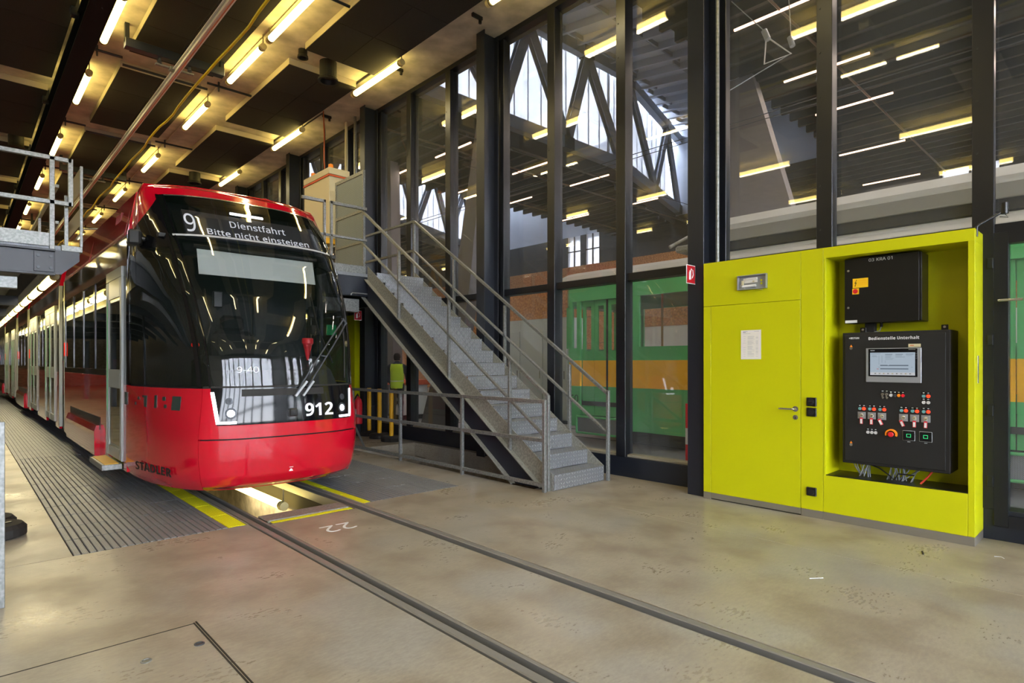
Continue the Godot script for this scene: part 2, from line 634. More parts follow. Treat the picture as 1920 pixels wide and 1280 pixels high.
func build_lamps() -> void:
	var nth := ["nearest", "second", "third", "fourth", "fifth", "sixth", "seventh", "eighth", "ninth", "tenth", "eleventh", "twelfth", "thirteenth"]
	var A := [4.9, 0.97, -2.96, -6.9 + 0.0, -8.61, -10.54, -13.43, -17.37, -21.28, -25.2, -29.1, -33.0, -37.0]
	var B := [4.9, 0.97, -2.96, -6.9, -10.49, -13.49, -17.45, -21.33, -25.3, -29.2, -33.1, -37.0]
	var Cc := [6.3, 2.35, -1.57, -5.51, -9.43, -13.38, -17.3, -21.2, -25.1, -29.0, -33.0]
	A.remove_at(3)
	var rows := [[3.6, A, "right of the track"], [1.69, B, "beside the black beam"], [5.5, Cc, "along the glass facade"], [-2.4, B, "far left"], [-6.2, B, "by the left wall"]]
	var proto: Node3D = null
	for r in rows:
		for k in r[1].size():
			var at := Vector3(r[0], 6.6, r[1][k])
			var lab := "glowing tube lamp under the ceiling, row %s, %s from the camera" % [r[2], nth[k]]
			if proto == null:
				proto = lamp_proto(lab, at, "tube lamps under the ceiling")
			else:
				dup(proto, at, lab)
	# the row under the platform, along the tram
	for k in 12:
		var at := Vector3(0.97, 2.68, -11.0 - 1.78 * k)
		dup(proto, at, "glowing tube lamp under the raised platform by the tram, %s from the camera" % nth[k]).set_meta("group", "tube lamps under the raised platform")
	# tube in the pit
	for k in 3:
		dup(proto, Vector3(1.25, -1.0, -7.2 - k * 4.0), "tube lamp in the basement under the left grating, %s from the front" % nth[k].replace("nearest", "first")).remove_meta("group")
	dup(proto, Vector3(2.82, -0.2, -7.8), "tube lamp inside the inspection pit under the tram nose").remove_meta("group")
	dup(proto, Vector3(2.82, -0.2, -11.8), "tube lamp deep inside the inspection pit beneath the tram").remove_meta("group")
	dup(proto, Vector3(2.3, -1.2, -7.6), "tube lamp low on the left wall of the inspection pit").remove_meta("group")

# ---------------------------------------------------------------- facade
const COLS := [0.32, -3.46, -7.24, -11.02, -14.8, -18.58, -22.36, -26.14, -29.92, -33.7]
func build_facade() -> void:
	var zs := [4.1, 2.84, 1.58, -0.93, -2.2, -4.72, -5.98, -8.5, -9.76, -12.28, -13.54, -16.06, -17.32, -19.84, -21.1, -23.6, -24.88, -27.4, -28.66, -31.2, -32.4]
	var f := setting("window_2")
	obj("sill_beam", nb().lohi(Vector3(6.42, -0.3, -48), Vector3(6.62, 0.26, -0.62), 0.004).lohi(Vector3(6.42, -0.3, -0.62), Vector3(6.62, 0.12, 8)), M.black_steel, f)
	obj("sill_ledge", nb().lohi(Vector3(6.45, 0.26, -48), Vector3(6.6, 0.29, -0.94), 0.003), M.sill_light, f)
	for z in zs:
		var p := nb()
		p.lohi(Vector3(6.40, 0.26, z - 0.075), Vector3(6.49, 6.8, z + 0.075), 0.004)
		p.lohi(Vector3(6.49, 0.26, z - 0.012), Vector3(6.50, 6.8, z + 0.012))
		p.lohi(Vector3(6.50, 0.26, z - 0.055), Vector3(6.60, 6.8, z + 0.055), 0.004)
		obj("mullion", p, M.black_frame, f)
		var bt := nb()
		for k in 14:
			bt.box(Vector3(6.397, 0.6 + k * 0.45, z - 0.04), Vector3(0.006, 0.014, 0.014)).box(Vector3(6.495, 0.5 + k * 0.45, z + 0.06), Vector3(0.02, 0.05, 0.012))
		obj("bolts", bt, M.dark_beam, f)
	for c in COLS:
		var p := nb()
		p.lohi(Vector3(6.10, 0, c - 0.1), Vector3(6.115, 6.8, c + 0.1), 0.003)
		p.lohi(Vector3(6.115, 0, c - 0.007), Vector3(6.40, 6.8, c + 0.007))
		p.lohi(Vector3(6.39, 0, c - 0.1), Vector3(6.41, 6.8, c + 0.1), 0.003)
		obj("steel_column", p, M.black_steel, f)
		obj("mullion", nb().lohi(Vector3(6.42, 0.26, c + 0.12), Vector3(6.5, 6.8, c + 0.2), 0.004).lohi(Vector3(6.42, 0.26, c - 0.2), Vector3(6.5, 6.8, c - 0.12), 0.004).lohi(Vector3(6.50, 0.26, c - 0.16), Vector3(6.6, 6.8, c + 0.16)), M.black_frame, f)
	obj("head_rail", nb().lohi(Vector3(6.40, 6.72, -48), Vector3(6.62, 6.8, 8)), M.black_frame, f)
	# transoms at 2.65 and panes between the posts
	var posts: Array = zs.duplicate()
	posts.append_array(COLS)
	posts.sort()
	posts.reverse()
	for i in posts.size() - 1:
		var a: float = posts[i]
		var b: float = posts[i + 1]
		if a - b > 2.0:
			continue
		obj("transom", nb().lohi(Vector3(6.44, 2.58, b + 0.06), Vector3(6.6, 2.68, a - 0.06), 0.003), M.black_frame, f)
		for h in [[0.29, 2.58], [2.68, 6.72]]:
			obj("pane", nb().lohi(Vector3(6.53, h[0], b + 0.05), Vector3(6.542, h[1], a - 0.05)), M.facade_glass, f)
	# facade behind the far end and the camera side, closed
	obj("closing_panel", nb().lohi(Vector3(6.5, 0, -48), Vector3(6.56, 6.8, -33.8)).lohi(Vector3(6.5, 0, 4.2), Vector3(6.56, 6.8, 8)), M.black_steel, f)
	# glazed door leaf at the right edge: handle and hinges
	var d := setting("door_2")
	obj("leaf_frame", nb().lohi(Vector3(6.40, 0.12, -0.86), Vector3(6.5, 2.6, -0.76), 0.004).lohi(Vector3(6.40, 0.12, 0.2), Vector3(6.5, 2.6, 0.3), 0.004).lohi(Vector3(6.40, 0.12, -0.76), Vector3(6.5, 0.22, 0.2)).lohi(Vector3(6.40, 2.5, -0.76), Vector3(6.5, 2.6, 0.2)), M.black_frame, d)
	var lh := nb().cyl(Vector3(6.40, 2.02, -0.81), Vector3(6.33, 2.02, -0.81), 0.012).cyl(Vector3(6.33, 2.02, -0.82), Vector3(6.33, 2.02, -0.66), 0.011)
	obj("lever_handle", lh, M.chrome, d)
	for y in [0.45, 1.05, 1.65, 2.3]:
		obj("hinge", nb().lohi(Vector3(6.38, y, -0.9), Vector3(6.41, y + 0.09, -0.86), 0.003), M.black_frame, d)
	# conduit beside the near column
	var c := obj("conduit_pipe", nb().cyl(Vector3(6.3, 2.6, -3.3), Vector3(6.3, 6.8, -3.3), 0.022), M.galv)
	tag(c, "thin metal conduit pipe rising beside the black column above the green wall", "pipe")
	var sn := thing("safety_sensor", "small black sensor on a bent arm at the top right corner of the green wall", "sensor", Vector3(6.12, 2.6, -0.93))
	obj("arm", nb().tube([Vector3(0, -0.06, 0), Vector3(0, 0.02, 0), Vector3(0.02, 0.04, 0.02), Vector3(0.08, 0.13, 0.16)], 0.011), M.black_frame, sn)
	obj("head", nb().cyl(Vector3(0.08, 0.11, 0.17), Vector3(0.08, 0.2, 0.17), 0.026, 0.022, 14), M.box_black, sn)
	obj("cable", nb().tube([Vector3(0.08, 0.11, 0.17), Vector3(0.09, 0.08, 0.19), Vector3(0.07, 0.09, 0.14)], 0.003, 6), M.cable_black, sn)
	fire_sign("red fire extinguisher sign sticking out of the black column left of the green wall", Vector3(5.996, 2.49, -3.46), 0.183)
	fire_sign("small dark red fire extinguisher sign below the stair platform beside the yellow door", Vector3(5.255, 2.353, -9.65), 0.15)

func fire_sign(lab: String, at: Vector3, size: float) -> void:
	# red plate with a white frame and a hose-and-extinguisher pictogram; local +z is its face
	var s := thing("fire_sign", lab, "sign", at)
	obj("plate", nb().box(Vector3.ZERO, Vector3(size, size * 1.15, 0.006), Basis.IDENTITY, 0.001), M.white_print, s)
	obj("red_field", nb().box(Vector3(0, 0, 0.0035), Vector3(size * 0.92, size * 1.06, 0.004)), M.red_sign, s)
	var k := size / 0.19
	obj("pictogram", nb().tube([Vector3(-0.01, -0.06, 0.007) * k, Vector3(-0.015, 0.02, 0.007) * k, Vector3(0.0, 0.065, 0.007) * k, Vector3(0.035, 0.05, 0.007) * k, Vector3(0.045, 0.0, 0.007) * k, Vector3(0.02, -0.04, 0.007) * k], 0.006 * k, 6).box(Vector3(-0.035, -0.02, 0.006) * k, Vector3(0.025, 0.09, 0.004) * k, Basis.IDENTITY, 0.001).box(Vector3(-0.03, 0.035, 0.006) * k, Vector3(0.014, 0.02, 0.004) * k), M.white_print, s)

# ---------------------------------------------------------------- lime green wall with door and control niche
func build_green_wall() -> void:
	var w := setting("wall_right")
	var G: Material = M.green_panel
	var X := 6.05
	var cr := 0.0015
	obj("carcass", nb().lohi(Vector3(6.075, 0, -3.328), Vector3(6.45, 2.595, -2.088)), M.joint_dark, w)
	obj("panel", nb().lohi(Vector3(X, 0.075, -3.333), Vector3(6.075, 2.12, -3.2475), cr), G, w)
	obj("panel", nb().lohi(Vector3(X, 2.1235, -3.333), Vector3(6.075, 2.6, -2.2965), cr), G, w)
	obj("panel", nb().lohi(Vector3(X, 0.075, -2.2935), Vector3(6.075, 2.6, -2.0895), cr), G, w)
	obj("top_cover", nb().lohi(Vector3(6.075, 2.595, -3.333), Vector3(6.45, 2.6, -2.0895)), G, w)
	obj("plinth", nb().lohi(Vector3(X, 0, -3.333), Vector3(6.075, 0.0735, -3.2475), cr), M.kick_steel, w)
	obj("plinth", nb().lohi(Vector3(X, 0, -2.2935), Vector3(6.075, 0.0735, -2.0895), cr), M.kick_steel, w)
	obj("plinth", nb().lohi(Vector3(X, 0, -2.0865), Vector3(6.075, 0.0735, -0.93), cr).lohi(Vector3(6.075, 0, -0.95), Vector3(6.43, 0.0735, -0.93), cr), M.kick_steel, w)
	# niche
	obj("panel", nb().lohi(Vector3(X, 0.075, -2.0865), Vector3(6.075, 0.425, -0.977), cr), G, w)
	obj("niche_side", nb().lohi(Vector3(X, 0.425, -2.0865), Vector3(6.43, 2.5, -2.066), cr), G, w)
	obj("niche_top", nb().lohi(Vector3(X, 2.5, -2.0865), Vector3(6.45, 2.6, -0.93), cr), G, w)
	obj("niche_post", nb().lohi(Vector3(X, 0.075, -0.975), Vector3(6.45, 2.5, -0.93), cr), G, w)
	obj("niche_back", nb().lohi(Vector3(6.42, 0.2, -2.066), Vector3(6.45, 2.5, -0.975)), G, w)
	obj("niche_shelf", nb().lohi(Vector3(X + 0.002, 0.425, -2.066), Vector3(6.42, 0.432, -0.975)).lohi(Vector3(6.075, 0.3, -2.066), Vector3(6.42, 0.425, -0.975)), M.box_black, w)
	obj("latch_plate", nb().lohi(Vector3(6.16, 1.33, -0.93), Vector3(6.20, 1.56, -0.927), 0.001), M.chrome, w)
	obj("screw", nb().cyl(Vector3(6.42, 1.75, -2.02), Vector3(6.415, 1.75, -2.02), 0.006).cyl(Vector3(6.42, 1.1, -2.02), Vector3(6.415, 1.1, -2.02), 0.006), M.dark_beam, w)
	# door
	var d := setting("door_1")
	obj("leaf", nb().lohi(Vector3(X, 0.0735, -3.244), Vector3(6.075, 2.12, -2.2985), cr), G, d)
	obj("kick_plate", nb().lohi(Vector3(X, 0.012, -3.244), Vector3(6.075, 0.0725, -2.2985), cr), M.kick_steel, d)
	obj("handle_rose", nb().cyl(Vector3(X, 1.044, -2.343), Vector3(X - 0.01, 1.044, -2.343), 0.027, -1, 20), M.chrome, d)
	obj("lever_handle", nb().tube([Vector3(X - 0.01, 1.044, -2.343), Vector3(X - 0.045, 1.044, -2.343), Vector3(X - 0.055, 1.044, -2.36), Vector3(X - 0.055, 1.044, -2.485)], 0.010, 10), M.chrome, d)
	obj("key_rose", nb().cyl(Vector3(X, 0.961, -2.343), Vector3(X - 0.008, 0.961, -2.343), 0.024, -1, 20), M.chrome, d)
	obj("keyhole", nb().lohi(Vector3(X - 0.0095, 0.945, -2.346), Vector3(X - 0.0075, 0.97, -2.340)), M.box_black, d)
	# notice on the door
	var p := thing("notice_sheet", "white printed sheet taped to the lime green door", "notice", Vector3(X - 0.002, 1.69, -2.795))
	obj("sheet", nb().box(Vector3.ZERO, Vector3(0.0012, 0.305, 0.215)), M.paper, p)
	var rng := RandomNumberGenerator.new()
	rng.seed = 5
	var pr := nb()
	pr.box(Vector3(-0.001, 0.137, -0.06), Vector3(0.0006, 0.005, 0.05)).box(Vector3(-0.001, 0.13, -0.07), Vector3(0.0006, 0.008, 0.03)).box(Vector3(-0.001, 0.137, 0.06), Vector3(0.0006, 0.004, 0.05)).box(Vector3(-0.001, 0.115, -0.045), Vector3(0.0006, 0.003, 0.08))
	for i in 28:
		var y := 0.088 - i * 0.0078
		if i % 7 == 5:
			continue
		if i % 3 == 0:
			pr.box(Vector3(-0.001, y, -0.068), Vector3(0.0006, 0.002, 0.02 + rng.randf() * 0.015))
		var l := 0.04 + rng.randf() * 0.035
		pr.box(Vector3(-0.001, y, -0.035 + l * 0.5), Vector3(0.0006, 0.002, l))
		if rng.randf() > 0.3:
			pr.box(Vector3(-0.001, y, 0.065), Vector3(0.0006, 0.002, 0.024))
	obj("print", pr, M.grey_print, p)
	# opened emergency lamp housing over the door
	var e := thing("lamp_housing", "opened grey emergency lamp housing with bare electronics above the green door", "lamp housing", Vector3(X, 2.341, -2.774))
	obj("tray", nb().lohi(Vector3(-0.004, -0.075, -0.153), Vector3(0, 0.075, 0.153)).lohi(Vector3(-0.04, 0.066, -0.153), Vector3(0, 0.075, 0.153)).lohi(Vector3(-0.04, -0.075, -0.153), Vector3(0, -0.067, 0.153)).lohi(Vector3(-0.04, -0.067, -0.153), Vector3(0, 0.066, -0.145)).lohi(Vector3(-0.04, -0.067, 0.145), Vector3(0, 0.066, 0.153)), M.screen_frame, e)
	obj("circuit_board", nb().lohi(Vector3(-0.01, -0.005, -0.1), Vector3(-0.004, 0.045, 0.05), 0.001).lohi(Vector3(-0.025, 0.03, -0.06), Vector3(-0.01, 0.045, 0.05), 0.001), M.paper, e)
	obj("battery", nb().cyl(Vector3(-0.02, -0.04, -0.1), Vector3(-0.02, -0.04, 0.04), 0.014), M.white_print, e)
	obj("clip", nb().lohi(Vector3(-0.03, -0.03, -0.11), Vector3(-0.008, 0.02, -0.09), 0.002).lohi(Vector3(-0.012, 0.0, 0.0), Vector3(-0.004, 0.015, 0.02)), M.cream_box, e)
	obj("knock_out", nb().cyl(Vector3(-0.0045, 0.012, 0.09), Vector3(-0.003, 0.012, 0.09), 0.012).cyl(Vector3(-0.0045, -0.02, 0.09), Vector3(-0.003, -0.02, 0.09), 0.012), G, e)
	obj("wire", nb().tube([Vector3(-0.01, -0.05, -0.1), Vector3(-0.02, -0.075, -0.05), Vector3(-0.03, -0.07, 0.03), Vector3(-0.035, -0.09, 0.12)], 0.002, 6).tube([Vector3(-0.01, 0.0, -0.11), Vector3(-0.02, -0.03, -0.125), Vector3(-0.02, -0.05, -0.1)], 0.002, 6), M.paper, e)
	# switches and sockets
	for s in [[1.122, "black rotary switch, the upper of two beside the green door handle", true], [1.022, "black socket outlet, the lower of two beside the green door handle", false], [0.252, "black socket outlet low on the green wall beside the door", false]]:
		var b := thing("wall_switch" if s[2] else "wall_socket", s[1], "switch" if s[2] else "socket", Vector3(X, s[0], -2.191))
		obj("cover", nb().box(Vector3(-0.009, 0, 0), Vector3(0.018, 0.084, 0.092), Basis.IDENTITY, 0.005), M.box_black, b)
		obj("dial", nb().cyl(Vector3(-0.018, 0, 0), Vector3(-0.026, 0, 0), 0.031, 0.029, 20), M.box_black_matt, b)
		if s[2]:
			obj("grip", nb().box(Vector3(-0.031, 0, 0), Vector3(0.012, 0.012, 0.05), Basis.IDENTITY, 0.003), M.box_black, b)
		else:
			obj("hinge", nb().cyl(Vector3(-0.022, 0.036, -0.025), Vector3(-0.022, 0.036, 0.025), 0.005), M.box_black, b)
		var sc := nb()
		for q in [[-1, -1], [-1, 1], [1, -1], [1, 1]]:
			sc.cyl(Vector3(-0.018, q[0] * 0.035, q[1] * 0.039), Vector3(-0.0195, q[0] * 0.035, q[1] * 0.039), 0.003, -1, 8)
		obj("screw", sc, M.chrome, b)
	build_upper_box()
	build_control_cabinet()

func build_upper_box() -> void:
	var x := 6.17
	var b := thing("switch_box", "glossy black box with white lettering, upper of the two in the green niche", "control box", Vector3(0, 0, 0))
	obj("body", nb().lohi(Vector3(x + 0.012, 1.875, -1.939), Vector3(6.42, 2.48, -1.323), 0.004), M.box_black, b)
	obj("door", nb().lohi(Vector3(x, 1.872, -1.939), Vector3(x + 0.012, 2.482, -1.34), 0.003), M.box_black, b)
	text("lettering", "03 KRA 01", 0.028, M.white_print, Vector3(x - 0.001, 2.452, -1.635), FACE_X, b, 0.001, 500, 1.15)
	for y in [2.37, 2.02]:
		obj("lock", nb().cyl(Vector3(x, y, -1.905), Vector3(x - 0.006, y, -1.905), 0.011, -1, 14), M.chrome, b)
	obj("voltage_sticker", nb().lohi(Vector3(x - 0.001, 2.205, -1.868), Vector3(x, 2.292, -1.738)), M.yellow_sticker, b)
	var bolt := PackedVector2Array([Vector2(0.006, 0.03), Vector2(-0.012, -0.004), Vector2(-0.001, -0.002), Vector2(-0.008, -0.026), Vector2(-0.011, -0.021), Vector2(-0.006, -0.034), Vector2(0.001, -0.024), Vector2(-0.003, -0.026), Vector2(0.008, 0.006), Vector2(-0.004, 0.004), Vector2(0.011, 0.03)])
	obj("voltage_flash", nb().prism(bolt, Vector3(x - 0.001, 2.25, -1.842), Vector3(0, 0, 1), Vector3(0, 1, 0), 0.0006), M.black_print, b)
	obj("fine_print", nb().box(Vector3(x - 0.0012, 2.27, -1.785), Vector3(0.0006, 0.0015, 0.07)).box(Vector3(x - 0.0012, 2.25, -1.785), Vector3(0.0006, 0.0015, 0.075)).box(Vector3(x - 0.0012, 2.235, -1.785), Vector3(0.0006, 0.0015, 0.07)), M.orange_plastic, b)
	obj("warning_label", nb().lohi(Vector3(x - 0.001, 2.145, -1.872), Vector3(x, 2.2, -1.815)), M.yellow_sticker, b)
	obj("red_dot", nb().cyl(Vector3(x - 0.001, 2.173, -1.846), Vector3(x - 0.002, 2.173, -1.846), 0.022, -1, 20), M.red_plastic, b)
	obj("type_label", nb().lohi(Vector3(x - 0.001, 1.877, -1.932), Vector3(x, 1.902, -1.83)), M.white_print, b)
	obj("gland", nb().lohi(Vector3(6.25, 1.79, -1.79), Vector3(6.33, 1.875, -1.71), 0.004).cyl(Vector3(6.28, 1.875, -1.66), Vector3(6.28, 1.835, -1.66), 0.012), M.box_black_matt, b)
	obj("loop_cable", nb().tube([Vector3(6.28, 1.84, -1.66), Vector3(6.27, 1.80, -1.67), Vector3(6.26, 1.785, -1.72), Vector3(6.25, 1.785, -1.77)], 0.004, 6), M.cable_grey, b)

func build_control_cabinet() -> void:
	var x := 6.11
	var b := thing("control_cabinet", "large matt black operating cabinet with touch screen, lower in the green niche", "control cabinet", Vector3(0, 0, 0))
	obj("body", nb().lohi(Vector3(x, 0.56, -1.937), Vector3(6.42, 1.782, -1.104), 0.004), M.box_black_matt, b)
	obj("door", nb().lohi(Vector3(x - 0.012, 0.585, -1.915), Vector3(x, 1.758, -1.135), 0.003), M.box_black_matt, b)
	x -= 0.012
	var f := 0.9757
	var Y := func(y: float) -> float: return 1.5 + (y - 1.5) * f
	text("lettering", "+BSTUH", 0.017, M.white_print, Vector3(x - 0.001, Y.call(1.735), -1.881 * f), FACE_X, b, 0.001, 800)
	text("lettering", "Bedienstelle Unterhalt", 0.026, M.white_print, Vector3(x - 0.001, Y.call(1.727), -1.5575 * f), FACE_X, b, 0.001, 800)
	for z in [-1.79, -1.16]:
		obj("mounting_lug", nb().lohi(Vector3(6.2, 1.78, z - 0.025), Vector3(6.212, 1.83, z + 0.025), 0.002), M.box_black, b)
		obj("lug_screw", nb().cyl(Vector3(6.2, 1.81, z), Vector3(6.192, 1.81, z), 0.011, -1, 12), M.chrome, b)
	for y in [1.638, 0.717]:
		obj("lock", nb().cyl(Vector3(x, Y.call(y), -1.906 * f), Vector3(x - 0.005, Y.call(y), -1.906 * f), 0.013, -1, 16), M.chrome, b)
		obj("warning_triangle", nb().prism(PackedVector2Array([Vector2(-0.012, 0), Vector2(0.012, 0), Vector2(0, 0.022)]), Vector3(x, Y.call(y) + 0.013, -1.906 * f), Vector3(0, 0, 1), Vector3(0, 1, 0), 0.0008), M.orange_plastic, b)
	# touch screen
	var z0 := -1.778 * f
	var z1 := -1.338 * f
	var y1: float = Y.call(1.636)
	var y0: float = Y.call(1.32)
	var s := obj("touch_screen", nb().lohi(Vector3(x - 0.010, y0, z0), Vector3(x, y1, z1), 0.003), M.screen_frame, b)
	var W := z1 - z0
	var H := y1 - y0
	obj("bezel", nb().lohi(Vector3(x - 0.012, y0 + H * 0.17, z0 + W * 0.05), Vector3(x - 0.0095, y1 - H * 0.02, z0 + W * 0.935), 0.001), M.screen_black, s)
	var im := Image.create(320, 176, false, Image.FORMAT_RGB8)
	im.fill(Color(0.74, 0.80, 0.86))
	im.fill_rect(Rect2i(0, 154, 320, 22), Color(0.86, 0.87, 0.88))
	var gr := Color(0.45, 0.50, 0.56)
	for r in [[8, 8, 66, 3], [110, 12, 52, 6], [184, 12, 52, 6], [256, 12, 54, 5], [64, 24, 2, 70], [86, 24, 2, 55], [14, 24, 34, 3], [14, 32, 40, 2], [110, 24, 46, 3], [110, 34, 42, 3], [110, 44, 60, 2], [110, 54, 54, 2], [184, 24, 46, 3], [184, 34, 66, 3], [258, 24, 40, 2], [110, 62, 2, 20], [60, 112, 10, 3], [294, 112, 8, 3]]:
		im.fill_rect(Rect2i(r[0], r[1], r[2], r[3]), gr.lerp(Color(0.74, 0.8, 0.86), 0.35))
	im.fill_rect(Rect2i(74, 96, 200, 9), gr); im.fill_rect(Rect2i(74, 122, 200, 9), gr)
	im.fill_rect(Rect2i(128, 96, 10, 4), Color(0.74, 0.8, 0.86))
	im.fill_rect(Rect2i(48, 126, 16, 4), Color(0.8, 0.45, 0.45))
	for i in 9:
		im.fill_rect(Rect2i(30 + i * 31, 158, 18, 12), Color(0.80, 0.81, 0.80))
		im.fill_rect(Rect2i(34 + i * 31, 161, 7, 5), [Color(0.1, 0.1, 0.12), Color(0.5, 0.52, 0.5), Color(0.7, 0.6, 0.2), Color(0.1, 0.1, 0.3), Color(0.75, 0.7, 0.3)][i % 5])
	var scr := mat("screen_picture", "202428", 0.15)
	scr.emission_enabled = true
	scr.emission = Color(1, 1, 1)
	scr.emission_energy_multiplier = 0.75
	scr.emission_operator = BaseMaterial3D.EMISSION_OP_MULTIPLY
	scr.emission_texture = ImageTexture.create_from_image(im)
	scr.texture_filter = BaseMaterial3D.TEXTURE_FILTER_LINEAR
	var q := nb()
	var xs := x - 0.0125
	q.quad(Vector3(xs, y0 + H * 0.21, z0 + W * 0.085), Vector3(xs, y0 + H * 0.21, z0 + W * 0.895), Vector3(xs, y1 - H * 0.13, z0 + W * 0.895), Vector3(xs, y1 - H * 0.13, z0 + W * 0.085))
	obj("screen_picture", q, scr, s)
	obj("maker_print", nb().box(Vector3(xs, y1 - H * 0.07, z0 + W * 0.13), Vector3(0.0006, 0.006, 0.034)).box(Vector3(xs, y1 - H * 0.05, z0 + W * 0.84), Vector3(0.0006, 0.003, 0.05)), M.grey_print, s)
	for i in 3:
		obj("side_key", nb().box(Vector3(xs, y1 - H * (0.17 + i * 0.065), z0 + W * 0.916), Vector3(0.001, 0.012, 0.013)), M.steel_grey, s)
	obj("asset_label", nb().lohi(Vector3(x - 0.001, y1 + 0.006, z1 - 0.098), Vector3(x, y1 + 0.034, z1 - 0.006)), M.cream_box, b)
	obj("label_print", nb().box(Vector3(x - 0.0014, y1 + 0.02, z1 - 0.072), Vector3(0.0006, 0.006, 0.03)), M.orange_strap, b)
	# lamps and push buttons
	var lens := func(called: String, y: float, z: float, m: Material) -> void:
		var yy: float = Y.call(y)
		obj(called, nb().cyl(Vector3(x, yy, z * f), Vector3(x - 0.009, yy, z * f), 0.0145, 0.013, 18), m, b)
		obj("button_plate", nb().box(Vector3(x - 0.001, yy + 0.027, z * f), Vector3(0.002, 0.016, 0.03), Basis.IDENTITY, 0.0005), M.screen_black, b)
		obj("button_print", nb().box(Vector3(x - 0.0023, yy + 0.028, z * f), Vector3(0.0006, 0.005, 0.014)), M.white_print, b)
	lens.call("lamp_lens", 1.203, -1.574, M.white_lens)
	lens.call("lamp_lens", 1.203, -1.512, M.orange_plastic)
	lens.call("lamp_lens", 1.203, -1.480, M.red_plastic)
	for z in [-1.641, -1.608]:
		lens.call("key_lock", 1.210, z, M.chrome)
		obj("key", nb().box(Vector3(x - 0.016, Y.call(1.195), z * f), Vector3(0.003, 0.03, 0.01)).box(Vector3(x - 0.012, Y.call(1.178), z * f + 0.006), Vector3(0.002, 0.02, 0.012), Basis(Vector3(1, 0, 0), 0.5)), M.chrome, b)
	lens.call("selector_knob", 1.203, -1.542, M.steel_grey)
	lens.call("lamp_lens", 1.205, -1.322, M.teal_lens)
	lens.call("red_lamp", 1.205, -1.288, M.red_lamp)
	lens.call("push_button", 1.149, -1.322, M.white_lens)
	lens.call("push_button", 1.149, -1.288, M.white_lens)
	var zi := 0
	for z in [-1.83, -1.746, -1.662, -1.491, -1.406, -1.322]:
		lens.call("lamp_lens", 1.067, z, M.teal_lens)
		lens.call("red_lamp", 1.067, z + 0.034, M.red_lamp)
		var zc: float = (z + 0.015) * f
		var yc: float = Y.call(1.004)
		obj("key_plate", nb().box(Vector3(x - 0.0015, yc, zc), Vector3(0.003, 0.062, 0.066), Basis.IDENTITY, 0.001), M.screen_frame, b)
		obj("key_switch", nb().cyl(Vector3(x - 0.003, yc, zc), Vector3(x - 0.018, yc, zc), 0.016, 0.014, 16), M.cream_box, b)
		obj("key", nb().box(Vector3(x - 0.024, yc + 0.002, zc + 0.008), Vector3(0.012, 0.012, 0.02), Basis.IDENTITY, 0.002), M.chrome, b)
		var tilt: float = [0.0, 0.0, -0.45, -0.4, 0.0, 0.03][zi]
		var tb := Basis(Vector3(1, 0, 0), tilt)
		obj("key_tag", nb().box(Vector3(x - 0.014, yc - 0.05, zc - sin(tilt) * -0.02), Vector3(0.004, 0.058, 0.026), tb, 0.0015), M.red_plastic, b)
		obj("tag_paper", nb().box(Vector3(x - 0.0165, yc - 0.054, zc - sin(tilt) * -0.02), Vector3(0.001, 0.042, 0.017), tb), M.white_print, b)
		zi += 1
	for z in [-1.762, -1.730, -1.698]:
		lens.call("push_button", 0.848, z, M.white_lens)
	# emergency stop with yellow collar
	var ye: float = Y.call(0.846)
	var ze := -1.569 * f
	var es := obj("emergency_stop", nb().lathe(Vector3(x, ye, ze), [Vector2(0.012, 0.0), Vector2(0.012, 0.022), Vector2(0.022, 0.026), Vector2(0.023, 0.036), Vector2(0.016, 0.042), Vector2(0, 0.043)], 24, Vector3(-1, 0, 0)), M.red_plastic, b)
	var col := nb()
	for i in 20:
		var a0 := -0.35 + (PI + 0.7) * i / 20.0
		var a1 := -0.35 + (PI + 0.7) * (i + 1) / 20.0
		var P := func(a: float, r: float, dx: float) -> Vector3: return Vector3(x - dx, ye + sin(a) * r, ze + cos(a) * r)
		col.quad(P.call(a0, 0.034, 0.03), P.call(a0, 0.046, 0.028), P.call(a1, 0.046, 0.028), P.call(a1, 0.034, 0.03))
		col.quad(P.call(a0, 0.046, 0.028), P.call(a0, 0.046, 0.0), P.call(a1, 0.046, 0.0), P.call(a1, 0.046, 0.028))
		col.quad(P.call(a0, 0.034, 0.0), P.call(a0, 0.034, 0.03), P.call(a1, 0.034, 0.03), P.call(a1, 0.034, 0.0))
	obj("collar", col, M.orange_plastic, es)
	for z in [-1.4345, -1.307]:
		var yy: float = Y.call(0.845)
		var zz: float = z * f
		var rd := obj("card_reader", nb().box(Vector3(x - 0.003, yy, zz), Vector3(0.006, 0.088, 0.094), Basis.IDENTITY, 0.004), M.grey_print, b)
		obj("reader_face", nb().box(Vector3(x - 0.006, yy, zz), Vector3(0.003, 0.082, 0.088), Basis.IDENTITY, 0.001), M.screen_black, rd)
		obj("green_light", nb().box(Vector3(x - 0.008, yy + 0.013, zz), Vector3(0.001, 0.004, 0.034)).box(Vector3(x - 0.008, yy - 0.013, zz), Vector3(0.001, 0.004, 0.034)).box(Vector3(x - 0.008, yy, zz - 0.015), Vector3(0.001, 0.026, 0.004)).box(Vector3(x - 0.008, yy, zz + 0.015), Vector3(0.001, 0.026, 0.004)), M.green_sign, rd)
		obj("reader_print", nb().box(Vector3(x - 0.0006, yy - 0.055, zz), Vector3(0.0008, 0.006, 0.022)), M.grey_print, rd)
	# cable bundles below
	var rng := RandomNumberGenerator.new()
	rng.seed = 12
	var names := ["leftmost", "middle", "right"]
	var spots := [[-1.80, 9, -1.78], [-1.55, 8, -1.55], [-1.40, 9, -1.46]]
